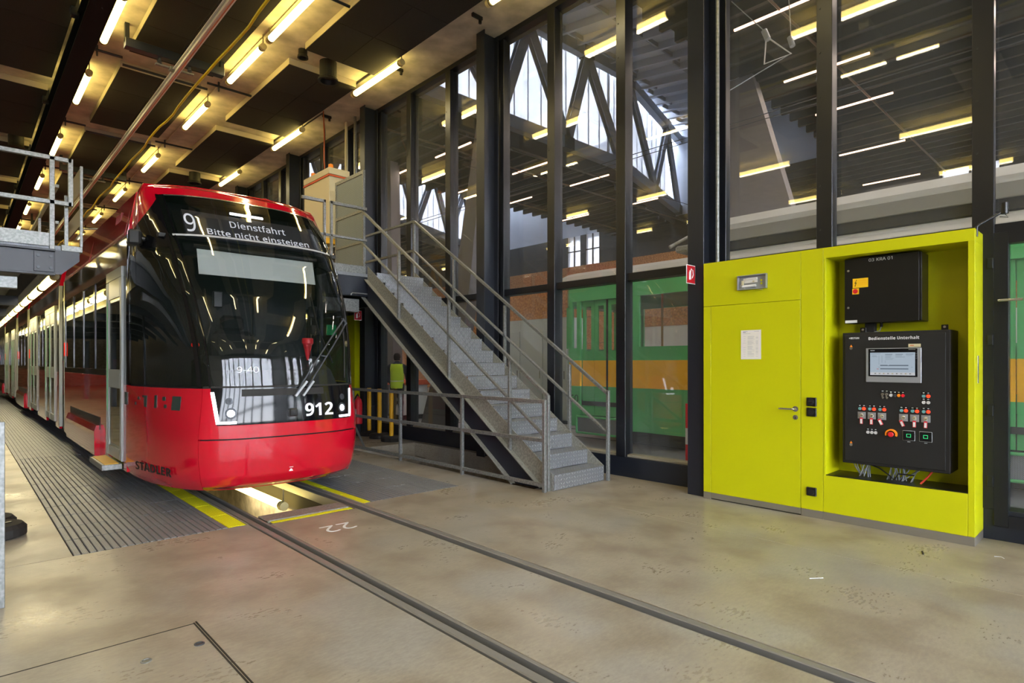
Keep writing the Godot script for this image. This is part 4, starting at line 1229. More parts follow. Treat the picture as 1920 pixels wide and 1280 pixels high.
func build_tram_body(t: Node3D) -> void:
	var R: Material = M.tram_red
	var K: Material = M.tram_black
	var hw := 1.15
	# floor, ceiling and roof run through
	obj("floor", nb().lohi(Vector3(XC - 1.1, 0.3, -36), Vector3(XC + 1.1, 0.38, -7.87)), M.interior_dark, t)
	obj("inner_ceiling", nb().lohi(Vector3(XC - 1.1, 2.66, -36), Vector3(XC + 1.1, 2.72, -8.2)), M.interior_light, t)
	obj("bogie_frame", nb().lohi(Vector3(XC - 0.8, 0.12, -12.6), Vector3(XC + 0.8, 0.3, -9.6)).lohi(Vector3(XC - 0.8, 0.12, -24), Vector3(XC + 0.8, 0.3, -21)), M.tram_under, t)
	var wheel := nb().cyl(Vector3(-0.06, 0, 0), Vector3(0.06, 0, 0), 0.3, -1, 24).mesh()
	for z in [-10.2, -12.0, -21.8, -23.4]:
		for x in [2.02, 3.08]:
			obj("wheel", wheel, M.rail_dark, t).position = Vector3(x, 0.3, z)
	# [z front, z rear, list of doors, skirt?]
	var mods := [
		[-7.87, -13.25, [[-8.04, -8.98]], [-9.6, -12.4]],
		[-13.95, -20.3, [[-14.5, -16.15], [-18.0, -19.75]], []],
		[-20.75, -24.35, [], [-21.1, -24.0]],
		[-24.95, -31.0, [[-25.4, -27.0], [-28.8, -30.4]], []],
		[-31.5, -36.0, [], [-32.0, -35.0]]]
	for m in mods.size():
		var za: float = mods[m][0]
		var zb: float = mods[m][1]
		var roof := obj("roof_fairing", nb().prism(PackedVector2Array([Vector2(-hw, 2.955), Vector2(-1.06, 3.45), Vector2(-0.9, 3.56), Vector2(0.9, 3.56), Vector2(1.06, 3.45), Vector2(hw, 2.955)]), Vector3(XC, 0, za - 0.02 if m else za), Vector3.RIGHT, Vector3.UP, zb - za), R, t)
		if m == 0:
			for k in 5:
				obj("vent_slot", nb().bar(Vector3(XC - 1.095, 3.22, -8.52 - k * 0.07), Vector3(XC - 1.085, 3.33, -8.50 - k * 0.07), 0.012, 0.02, Vector3.RIGHT), M.red_dark, roof)
			obj("fairing_seam", nb().bar(Vector3(XC - 1.152, 2.96, -8.0), Vector3(XC - 1.062, 3.40, -8.0), 0.012, 0.008, Vector3.RIGHT).bar(Vector3(XC - 1.152, 2.96, -10.5), Vector3(XC - 1.062, 3.40, -10.5), 0.012, 0.008, Vector3.RIGHT), M.red_dark, roof)
		for sg in [-1.0, 1.0]:
			var xo: float = XC + sg * hw
			var xi: float = XC + sg * (hw - 0.045)
			var B := func(y0: float, y1: float, a: float, b: float, ch := 0.003) -> MB: return nb().lohi(Vector3(min(xo, xi), y0, b), Vector3(max(xo, xi), y1, a), ch)
			obj("cant_rail", B.call(2.60, 2.955, za, zb), K, t)
			# stretches of wall between doors
			var cuts := []
			var at := za
			for d in mods[m][2]:
				cuts.append([at, d[0]])
				at = d[1]
			cuts.append([at, zb])
			for c in cuts:
				var len: float = c[0] - c[1]
				if len < 0.05:
					continue
				var belt := 1.335 if not (m == 0 and len < 0.5) else 1.25
				obj("side_panel", B.call(0.26, belt, c[0], c[1]), R, t)
				if len < 0.6:
					obj("window_post", B.call(belt, 2.6, c[0], c[1]), K, t)
					continue
				obj("belt_strip", B.call(belt, 1.42, c[0], c[1]), K, t)
				var nw: int = max(1, int(round(len / 1.15)))
				var pw := (len - 0.1) / nw
				for i in nw + 1:
					var zc: float = c[0] - 0.05 - i * pw
					obj("window_post", B.call(1.42, 2.6, zc + 0.045, zc - 0.045), K, t)
				for i in nw:
					var zc: float = c[0] - 0.05 - i * pw
					obj("window_pane", nb().lohi(Vector3(min(xo, xi) + 0.012, 1.42, zc - pw + 0.045), Vector3(min(xo, xi) + 0.018, 2.6, zc - 0.045)), M.tram_glass, t)
			for d in mods[m][2]:
				tram_door(t, sg, d[0], d[1])
			if mods[m][3].size():
				var s: Array = mods[m][3]
				var prof := PackedVector2Array([Vector2(0, 0.24), Vector2(0.07, 0.26), Vector2(0.075, 0.58), Vector2(0.05, 0.66), Vector2(0, 0.66)])
				var sk := obj("bogie_skirt", nb().prism(prof, Vector3(xo - sg * 0.01, 0, s[0]), Vector3(sg, 0, 0), Vector3.UP, (s[1] - s[0]) * sg), R, t)
				obj("skirt_gap", nb().lohi(Vector3(min(xo, xo + sg * 0.006), 0.6, s[1] - 0.02), Vector3(max(xo, xo + sg * 0.006), 0.77, s[0] + 0.02)), M.tram_under, sk)
			obj("door_marker", nb().lohi(Vector3(min(xo, xo + sg * 0.012), 1.62, zb + 0.06), Vector3(max(xo, xo + sg * 0.012), 1.86, zb + 0.14), 0.004), M.red_lamp_dim, t)
		# bellows to the next module
		if m < mods.size() - 1:
			var zn: float = mods[m + 1][0]
			var be := nb()
			var n := 6
			for k in n:
				var a := zb + (zn - zb) * (k + 0.1) / n
				var b := zb + (zn - zb) * (k + 0.9) / n
				be.lohi(Vector3(XC - 1.02, 0.28, b), Vector3(XC + 1.02, 2.95, a), 0.02)
			obj("bellows", be, M.rubber, t)
			for z in [zb, zn]:
				obj("gangway_frame", nb().lohi(Vector3(XC - hw - 0.004, 0.3, z - 0.03), Vector3(XC - hw + 0.05, 2.95, z + 0.03), 0.004), M.tram_grey, t)
	# seats seen through the windows
	for z in [-9.8, -10.7, -11.6, -12.4, -17.0]:
		for x in [XC - 0.75, XC + 0.75]:
			var s := obj("passenger_seat", nb().box(Vector3(x, 0.82, z), Vector3(0.45, 0.1, 0.42), Basis.IDENTITY, 0.03).box(Vector3(x, 1.2, z - 0.2), Vector3(0.45, 0.7, 0.08), Basis.IDENTITY, 0.03), M.seat_red, t)
			obj("grab_pole", nb().cyl(Vector3(x * 0.6 + XC * 0.4, 0.38, z - 0.25), Vector3(x * 0.6 + XC * 0.4, 2.66, z - 0.25), 0.016), M.chrome, s)
	# pantograph frame on the second module
	var pg := obj("pantograph", nb().tube([Vector3(XC - 0.75, 4.05, -15.2), Vector3(XC - 0.62, 4.3, -15.2), Vector3(XC - 0.3, 4.36, -15.2), Vector3(XC + 0.3, 4.36, -15.2), Vector3(XC + 0.62, 4.3, -15.2), Vector3(XC + 0.75, 4.05, -15.2)], 0.018, 8), M.galv, t)
	obj("pantograph_arm", nb().bar(Vector3(XC - 0.25, 4.33, -15.2), Vector3(XC - 0.1, 3.85, -16.4), 0.03, 0.03).bar(Vector3(XC + 0.25, 4.33, -15.2), Vector3(XC + 0.1, 3.85, -16.4), 0.03, 0.03).bar(Vector3(XC, 3.85, -16.4), Vector3(XC, 3.5, -15.3), 0.06, 0.06), M.steel_grey, pg)

func tram_door(t: Node3D, sg: float, za: float, zb: float) -> void:
	var x := XC + sg * 1.155
	var n := 1 if za - zb < 1.2 else 2
	var d := obj("door", nb().lohi(Vector3(x - 0.02, 2.50, zb), Vector3(x + 0.02, 2.62, za), 0.004).lohi(Vector3(x - 0.02, 0.36, za - 0.035), Vector3(x + 0.01, 2.5, za), 0.006).lohi(Vector3(x - 0.02, 0.36, zb), Vector3(x + 0.01, 2.5, zb + 0.035), 0.006), M.tram_grey, t)
	var w := (za - zb - 0.1) / n
	for k in n:
		var a := za - 0.05 - k * w
		var b := a - w
		var p := nb()
		p.lohi(Vector3(x - 0.016, 0.36, a - 0.06), Vector3(x + 0.016, 2.5, a - 0.012), 0.004).lohi(Vector3(x - 0.016, 0.36, b + 0.012), Vector3(x + 0.016, 2.5, b + 0.06), 0.004)
		p.lohi(Vector3(x - 0.014, 2.28, b + 0.09), Vector3(x + 0.014, 2.5, a - 0.09)).lohi(Vector3(x - 0.014, 1.2, b + 0.09), Vector3(x + 0.014, 1.42, a - 0.09)).lohi(Vector3(x - 0.014, 0.36, b + 0.09), Vector3(x + 0.014, 0.48, a - 0.09))
		obj("door_leaf", p, M.tram_grey, d)
		obj("door_pane", nb().lohi(Vector3(x - 0.004, 1.42, b + 0.09), Vector3(x + 0.004, 2.28, a - 0.09)).lohi(Vector3(x - 0.004, 0.48, b + 0.09), Vector3(x + 0.004, 1.2, a - 0.09)), M.door_glass, d)
		obj("edge_light", nb().lohi(Vector3(x - 0.019, 0.9, b + 0.002), Vector3(x + 0.019, 2.25, b + 0.012)), M.green_light, d)
	if za > -9 and sg < 0:
		obj("step", nb().lohi(Vector3(x - 0.2, 0.27, zb + 0.05), Vector3(x, 0.335, za - 0.05), 0.006), M.galv, d)
		obj("step_tread", nb().lohi(Vector3(x - 0.17, 0.335, zb + 0.06), Vector3(x - 0.03, 0.34, za - 0.06)), M.yellow_post, d)

# ---------------------------------------------------------------- stairs, fence, platforms
func build_stairs() -> void:
	var st := thing("staircase", "galvanised steel staircase with chequer plate steps beside the tram", "stairs")
	var n := 16
	var rise := 0.1875
	var run := 0.267
	var z0 := -4.70
	var step := nb().lohi(Vector3(-0.465, 0.004, -0.006), Vector3(0.465, 0.1875, 0.0), 0.002).lohi(Vector3(-0.465, 0.1815, -run - 0.004), Vector3(0.465, 0.1875, 0.0), 0.002).mesh()
	for i in n:
		var s := obj("step", step, M.chequer, st)
		s.position = Vector3(5.555, i * rise, z0 - i * run)
	var k := rise / run
	for sg in 2:
		var xs: float = 5.085 if sg == 0 else 6.022
		var ln := func(z: float, o: float) -> Vector2: return Vector2(-z, k * (-z + z0) + o)
		# side plate above the channel, then the channel itself with flanges turned outwards
		var pl := PackedVector2Array([Vector2(4.72, 0.0), ln.call(-4.72, 0.19), ln.call(-8.98, 0.12), Vector2(8.98, 2.86), ln.call(-8.98, -0.12), ln.call(-4.9, -0.12)])
		var s := obj("stringer", nb().prism(PackedVector2Array([Vector2(4.70, 0.0), ln.call(-4.70, 0.19), ln.call(-8.98, 0.13), ln.call(-8.98, -0.10), Vector2(4.86, 0.0)]), Vector3(xs - (0.008 if sg == 0 else 0.0), 0, 0), Vector3(0, 0, -1), Vector3.UP, -0.008), M.galv_dull, st)
		var xo: float = xs - 0.008 if sg == 0 else xs + 0.008
		var xw: float = xo - 0.075 if sg == 0 else xo + 0.075
		var xm := (xo + xw) * 0.5
		var a := Vector3(xm, 0.02, -4.88)
		obj("top_flange", nb().bar(Vector3(xm, 0.03, -4.86), Vector3(xm, k * (8.98 + z0) - 0.10, -8.98), 0.075, 0.012), M.galv_dull, s)
		obj("bottom_flange", nb().bar(Vector3(xm, 0.0, -5.35), Vector3(xm, k * (9.1 + z0) - 0.46, -9.1), 0.075, 0.012), M.galv_dull, s)
		obj("web", nb().prism(PackedVector2Array([Vector2(4.87, 0.0), ln.call(-8.98, -0.11), ln.call(-8.98, -0.45), Vector2(5.35, 0.0)]), Vector3(xo - (0.006 if sg == 0 else -0.006), 0, 0), Vector3(0, 0, -1), Vector3.UP, 0.004), M.black_steel, s)
	# handrails
	for sg in 2:
		var x: float = 5.04 if sg == 0 else 6.055
		var z1 := -4.755 if sg == 0 else -4.655
		var h := obj("handrail", nb().bar(Vector3(x, 1.11 if sg == 0 else 1.10, z1), Vector3(x, 4.10 if sg == 0 else 4.06, -9.12 if sg == 0 else -9.03), 0.04, 0.04, Vector3.UP, 0.004), M.galv, st)
		obj("mid_rail", nb().bar(Vector3(x, 0.60, z1), Vector3(x, 3.56 if sg == 0 else 3.52, -9.12 if sg == 0 else -9.03), 0.04, 0.03, Vector3.UP, 0.004), M.galv, h)
		var ps := [[-4.755, 0.0, 1.12], [-5.41, 0.40, 1.54], [-6.665, 1.27, 2.40], [-7.96, 2.18, 3.28]] if sg == 0 else [[-4.66, 0.0, 1.15], [-5.31, 0.33, 1.48], [-6.61, 1.24, 2.37], [-7.87, 2.12, 3.23], [-9.05, 3.0, 4.08]]
		for p in ps:
			obj("post", nb().lohi(Vector3(x - 0.02, p[1], p[0] - 0.02), Vector3(x + 0.02, p[2], p[0] + 0.02), 0.003), M.galv, st)
	# low guard fence along the stair well
	var f := thing("guard_fence", "low galvanised guard fence along the floor opening in front of the stairs", "fence")
	for z in [-4.73, -6.26, -7.78, -9.28]:
		obj("post", nb().lohi(Vector3(4.935, 0, z - 0.022), Vector3(4.975, 1.06, z + 0.022), 0.003), M.galv, f)
	for y in [1.05, 0.60, 0.08]:
		obj("rail", nb().lohi(Vector3(4.937, y - 0.022, -9.3), Vector3(4.973, y + 0.022, -4.71), 0.003), M.galv, f)
	obj("brace", nb().bar(Vector3(4.955, 0.5, -9.28), Vector3(5.3, 0.0, -9.5), 0.04, 0.01), M.galv, f)
	# platform at the stair head
	var p := thing("stair_platform", "raised steel platform at the head of the stairs", "platform")
	obj("deck", nb().lohi(Vector3(3.95, 2.95, -22), Vector3(6.08, 3.0, -8.98)), M.plank, p)
	obj("edge_beam", nb().lohi(Vector3(3.95, 2.62, -9.1), Vector3(6.08, 2.95, -8.99), 0.004).lohi(Vector3(3.95, 2.62, -22), Vector3(4.05, 2.95, -9.1), 0.004).lohi(Vector3(5.98, 2.62, -22), Vector3(6.08, 2.95, -9.1), 0.004), M.black_steel, p)
	obj("support_leg", nb().lohi(Vector3(5.9, 0, -13.2), Vector3(6.05, 2.62, -13.05)).lohi(Vector3(4.0, 0, -13.2), Vector3(4.1, 2.62, -13.05)), M.black_steel, p)
	obj("kick_plate", nb().lohi(Vector3(3.95, 3.0, -9.05), Vector3(5.07, 3.14, -9.04)), M.galv, p)
	obj("post", nb().lohi(Vector3(5.05, 2.95, -9.13), Vector3(5.09, 4.80, -9.09), 0.003), M.galv, p)
	for x in [4.45, 4.33]:
		obj("post", nb().lohi(Vector3(x - 0.02, 2.95, -9.07), Vector3(x + 0.02, 4.14, -9.03), 0.003), M.galv, p)
	obj("handrail", nb().lohi(Vector3(4.43, 4.09, -9.07), Vector3(5.09, 4.14, -9.03), 0.003).lohi(Vector3(3.95, 4.09, -9.07), Vector3(4.35, 4.14, -9.03), 0.003), M.galv, p)
	obj("mid_rail", nb().lohi(Vector3(3.95, 3.56, -9.07), Vector3(5.09, 3.60, -9.03), 0.003), M.galv, p)
	obj("side_rail", nb().lohi(Vector3(6.04, 4.05, -13.0), Vector3(6.075, 4.09, -9.05)).lohi(Vector3(6.04, 3.52, -13.0), Vector3(6.075, 3.56, -9.05)), M.galv, p)
	var fr := nb()
	fr.lohi(Vector3(5.06, 4.74, -10.1), Vector3(5.09, 4.80, -9.1)).lohi(Vector3(5.06, 2.95, -10.14), Vector3(5.09, 4.80, -10.1)).lohi(Vector3(5.06, 4.09, -10.1), Vector3(5.09, 4.14, -9.1)).lohi(Vector3(5.06, 3.56, -10.1), Vector3(5.09, 3.60, -9.1))
	obj("panel_frame", fr, M.galv, p)
	for q in [[4.14, 4.74], [3.60, 4.09], [3.02, 3.56]]:
		obj("mesh_panel", nb().lohi(Vector3(5.07, q[0], -10.1), Vector3(5.08, q[1], -9.12)), M.mesh_panel, p)
	obj("grab_rod", nb().tube([Vector3(4.75, 2.63, -8.97), Vector3(4.78, 2.66, -8.96), Vector3(5.05, 2.66, -8.96)], 0.012), M.galv, p)
	# cream cabinet on a yellow trestle
	var c := thing("cream_cabinet", "tall cream box cabinet with an orange strap standing on the stair platform", "cabinet")
	obj("body", nb().lohi(Vector3(5.12, 3.86, -11.6), Vector3(5.53, 5.06, -10.5), 0.008), M.cream_box, c)
	obj("lid", nb().lohi(Vector3(5.11, 5.075, -11.61), Vector3(5.54, 5.2, -10.49), 0.008), M.cream_box, c)
	obj("orange_strap", nb().lohi(Vector3(5.105, 5.035, -11.615), Vector3(5.545, 5.065, -10.485)), M.orange_strap, c)
	for z in [-10.7, -11.45]:
		obj("signal_lamp", nb().lathe(Vector3(5.25, 5.2, z), [Vector2(0.04, 0), Vector2(0.05, 0.05), Vector2(0.045, 0.12), Vector2(0.0, 0.14)], 14), M.orange_plastic, c)
	var tr := thing("trestle", "yellow folding trestle under the cream cabinet on the stair platform", "trestle")
	obj("beam", nb().lohi(Vector3(4.82, 3.76, -10.62), Vector3(5.56, 3.86, -10.52), 0.005), M.yellow_post, tr)
	for q in [[4.9, 4.84], [4.98, 5.08], [5.42, 5.34], [5.46, 5.54]]:
		obj("leg", nb().bar(Vector3(q[0], 3.78, -10.57), Vector3(q[1], 3.0, -10.45 if q[1] < q[0] else -10.7), 0.04, 0.04), M.yellow_post, tr)
	obj("beam", nb().lohi(Vector3(4.82, 3.76, -11.5), Vector3(5.56, 3.86, -11.4), 0.005), M.yellow_post, tr)
	for q in [[4.9, 4.84], [5.46, 5.54]]:
		obj("leg", nb().bar(Vector3(q[0], 3.78, -11.45), Vector3(q[1], 3.0, -11.3), 0.04, 0.04), M.yellow_post, tr)
	var cb := thing("drop_cable", "orange and black cables hanging from the ceiling down to the cream cabinet", "cable")
	obj("orange_cable", nb().tube([Vector3(5.6, 6.78, -11.75), Vector3(5.5, 6.2, -11.5), Vector3(5.4, 5.6, -11.3), Vector3(5.38, 5.2, -11.2)], 0.012), M.copper_cable, cb)
	obj("black_cable", nb().tube([Vector3(5.5, 6.62, -13.2), Vector3(5.55, 6.7, -12.4), Vector3(5.62, 6.76, -11.8), Vector3(5.56, 6.3, -11.6), Vector3(5.46, 5.7, -11.4), Vector3(5.44, 5.2, -11.3)], 0.014), M.cable_black, cb)
	tag(obj("conduit_pipe", nb().cyl(Vector3(6.25, 3.0, -11.6), Vector3(6.25, 6.8, -11.6), 0.03), M.galv), "grey conduit rising behind the cream cabinet", "pipe")
	tag(obj("conduit_pipe", nb().cyl(Vector3(6.25, 3.0, -12.0), Vector3(6.25, 6.8, -12.0), 0.03), M.cream_box), "yellowish conduit rising behind the cream cabinet", "pipe")
	var hs := thing("wall_socket", "small white switch box on the black column beside the stair head", "switch box", Vector3(6.09, 3.75, -10.92))
	obj("cover", nb().box(Vector3(-0.02, 0, 0), Vector3(0.04, 0.5, 0.12), Basis.IDENTITY, 0.006), M.grey_print, hs)
	obj("plug", nb().box(Vector3(-0.05, -0.1, 0), Vector3(0.03, 0.12, 0.08), Basis.IDENTITY, 0.006).box(Vector3(-0.05, 0.1, 0), Vector3(0.03, 0.1, 0.08), Basis.IDENTITY, 0.006), M.cream_box, hs)
	# lime green cupboard wall under the platform
	var g := thing("lime_cupboard", "lime green cupboard wall with a door below the stair platform", "cupboard")
	obj("panel", nb().lohi(Vector3(6.05, 0.07, -13.0), Vector3(6.38, 2.5, -11.25), 0.003), M.green_panel, g)
	obj("door_gap", nb().lohi(Vector3(6.046, 0.07, -11.62), Vector3(6.0515, 2.0, -11.61)).lohi(Vector3(6.046, 2.0, -12.6), Vector3(6.0515, 2.01, -11.61)), M.joint_dark, g)
	obj("plinth", nb().lohi(Vector3(6.06, 0, -13.0), Vector3(6.38, 0.07, -11.25)), M.kick_steel, g)
	var ex := tag(obj("exit_sign", nb().lohi(Vector3(5.3, 2.05, -11.0), Vector3(5.5, 2.25, -10.97), 0.004), M.green_sign), "small green lit escape sign hanging below the stair platform", "sign")
	tag(obj("cable_box", nb().lohi(Vector3(4.2, 2.36, -9.25), Vector3(4.98, 2.58, -9.1), 0.006), M.galv), "pale grey box fixed below the edge of the stair platform", "box")
	# extinguisher and yellow posts
	var e := thing("fire_extinguisher", "red fire extinguisher with black hose between the lime cupboard and the yellow posts", "fire extinguisher", Vector3(6.0, 0.0, -11.0))
	obj("cylinder", nb().lathe(Vector3(0, 0.25, 0), [Vector2(0, 0), Vector2(0.075, 0), Vector2(0.08, 0.02), Vector2(0.08, 0.42), Vector2(0.06, 0.5), Vector2(0.03, 0.53), Vector2(0.03, 0.56), Vector2(0, 0.56)], 18), M.red_plastic, e)
	obj("hose", nb().tube([Vector3(0, 0.82, 0), Vector3(-0.05, 0.86, 0.06), Vector3(-0.14, 0.75, 0.08), Vector3(-0.16, 0.55, 0.08), Vector3(-0.13, 0.4, 0.08)], 0.016), M.cable_black, e)
	obj("label", nb().box(Vector3(-0.08, 0.48, 0.02), Vector3(0.006, 0.16, 0.08)), M.white_print, e)
	obj("bracket", nb().lohi(Vector3(0.07, 0.3, -0.02), Vector3(0.4, 0.6, 0.02)).lohi(Vector3(-0.03, 0.0, -0.03), Vector3(0.03, 0.26, 0.03)), M.black_steel, e)
	var nm := ["farthest from the camera", "the middle one", "nearest to the camera"]
	var i := 0
	for q in [[6.22, -10.95], [6.15, -10.42], [6.08, -9.86]]:
		var yp := thing("barrier_post", "yellow barrier post on a black rubber foot behind the guard fence, %s" % nm[i], "barrier post", Vector3(q[0], 0, q[1]), "yellow barrier posts")
		obj("post", nb().cyl(Vector3(0, 0.08, 0), Vector3(0, 0.98, 0), 0.042, -1, 16), M.yellow_post, yp)
		obj("foot", nb().lathe(Vector3.ZERO, [Vector2(0.2, 0), Vector2(0.2, 0.07), Vector2(0.17, 0.1), Vector2(0, 0.1)], 20), M.rubber, yp)
		i += 1

func build_platform_near_tram() -> void:
	var p := thing("work_platform", "raised work platform with galvanised railings on the left of the tram", "platform")
	obj("deck", nb().lohi(Vector3(-7, 2.86, -34), Vector3(0.98, 2.92, -9.0)), M.plank, p)
	obj("end_beam", nb().lohi(Vector3(-7, 2.55, -9.03), Vector3(0.86, 2.575, -8.93), 0.003).lohi(Vector3(-7, 2.575, -9.0), Vector3(0.86, 2.84, -8.985)).lohi(Vector3(-7, 2.84, -9.03), Vector3(0.86, 2.865, -8.93), 0.003), M.black_steel, p)
	obj("long_beam", nb().lohi(Vector3(0.7, 2.55, -34), Vector3(0.8, 2.86, -9.05), 0.004), M.black_steel, p)
	obj("splice_plate", nb().lohi(Vector3(0.66, 2.59, -8.985), Vector3(0.85, 2.83, -8.965), 0.003), M.black_steel, p)
	var bo := nb()
	for q in [[0.7, 2.64], [0.7, 2.78], [0.82, 2.64], [0.82, 2.78]]:
		bo.cyl(Vector3(q[0], q[1], -8.965), Vector3(q[0], q[1], -8.95), 0.018, -1, 8)
	obj("bolt", bo, M.steel_grey, p)
	obj("bracket", nb().prism(PackedVector2Array([Vector2(0.86, 2.57), Vector2(0.92, 2.57), Vector2(1.10, 2.75), Vector2(1.10, 2.86), Vector2(0.86, 2.86)]), Vector3(0, 0, -8.99), Vector3.RIGHT, Vector3.UP, 0.015), M.black_steel, p)
	obj("nose_plate", nb().lohi(Vector3(0.92, 2.86, -9.2), Vector3(1.13, 2.93, -8.96), 0.003), M.galv, p)
	obj("kick_plate", nb().lohi(Vector3(-7, 2.90, -8.98), Vector3(0.81, 3.06, -8.97), 0.002), M.galv, p)
	for x in [0.83, -0.75, -2.3, -3.9, -5.5]:
		obj("post", nb().lohi(Vector3(x - 0.025, 2.86, -9.0), Vector3(x + 0.025, 3.98, -8.95), 0.003), M.galv, p)
	obj("top_rail", nb().lohi(Vector3(-7, 3.94, -9.0), Vector3(1.02, 3.99, -8.95), 0.003), M.galv, p)
	obj("mid_rail", nb().lohi(Vector3(-7, 3.41, -9.0), Vector3(1.02, 3.46, -8.95), 0.003), M.galv, p)
	obj("corner_post", nb().lohi(Vector3(0.985, 3.41, -9.0), Vector3(1.035, 3.99, -8.95), 0.003).lohi(Vector3(0.96, 2.86, -9.1), Vector3(1.0, 3.56, -9.06), 0.003), M.galv, p)
	var gt := obj("gate_post", nb().lohi(Vector3(1.105, 2.93, -9.02), Vector3(1.135, 3.93, -8.97), 0.003), M.galv, p)
	obj("gate_plate", nb().lohi(Vector3(1.112, 3.62, -10.1), Vector3(1.128, 3.92, -9.02)).lohi(Vector3(1.112, 3.2, -10.1), Vector3(1.128, 3.42, -9.02)), M.plate_brown, gt)
	for k in 8:
		obj("side_post", nb().lohi(Vector3(0.98, 2.9, -10.7 - k * 1.9), Vector3(1.02, 3.95, -10.66 - k * 1.9), 0.003), M.galv, p)
	obj("side_rail", nb().lohi(Vector3(0.98, 3.91, -26), Vector3(1.02, 3.95, -10.2)).lohi(Vector3(0.98, 3.41, -26), Vector3(1.02, 3.45, -10.2)), M.galv, p)
	obj("side_kick", nb().lohi(Vector3(1.0, 2.9, -34), Vector3(1.01, 3.04, -9.2)), M.galv, p)
	for k in 6:
		obj("cross_beam", nb().lohi(Vector3(-7, 2.4, -12.2 - k * 3.0), Vector3(0.7, 2.55, -12.1 - k * 3.0), 0.003), M.black_steel, p)
	for k in 4:
		obj("support_leg", nb().lohi(Vector3(-1.2, 0, -12.2 - k * 6.0), Vector3(-1.05, 2.4, -12.05 - k * 6.0)), M.black_steel, p)
	obj("lamp_tray", nb().lohi(Vector3(0.9, 2.74, -32), Vector3(1.04, 2.80, -9.9)), M.steel_grey, p)
	tag(obj("cable_duct", nb().lohi(Vector3(-6, 2.38, -9.25), Vector3(0.52, 2.52, -9.1), 0.005), M.galv), "pale grey metal duct fixed below the left work platform", "duct")

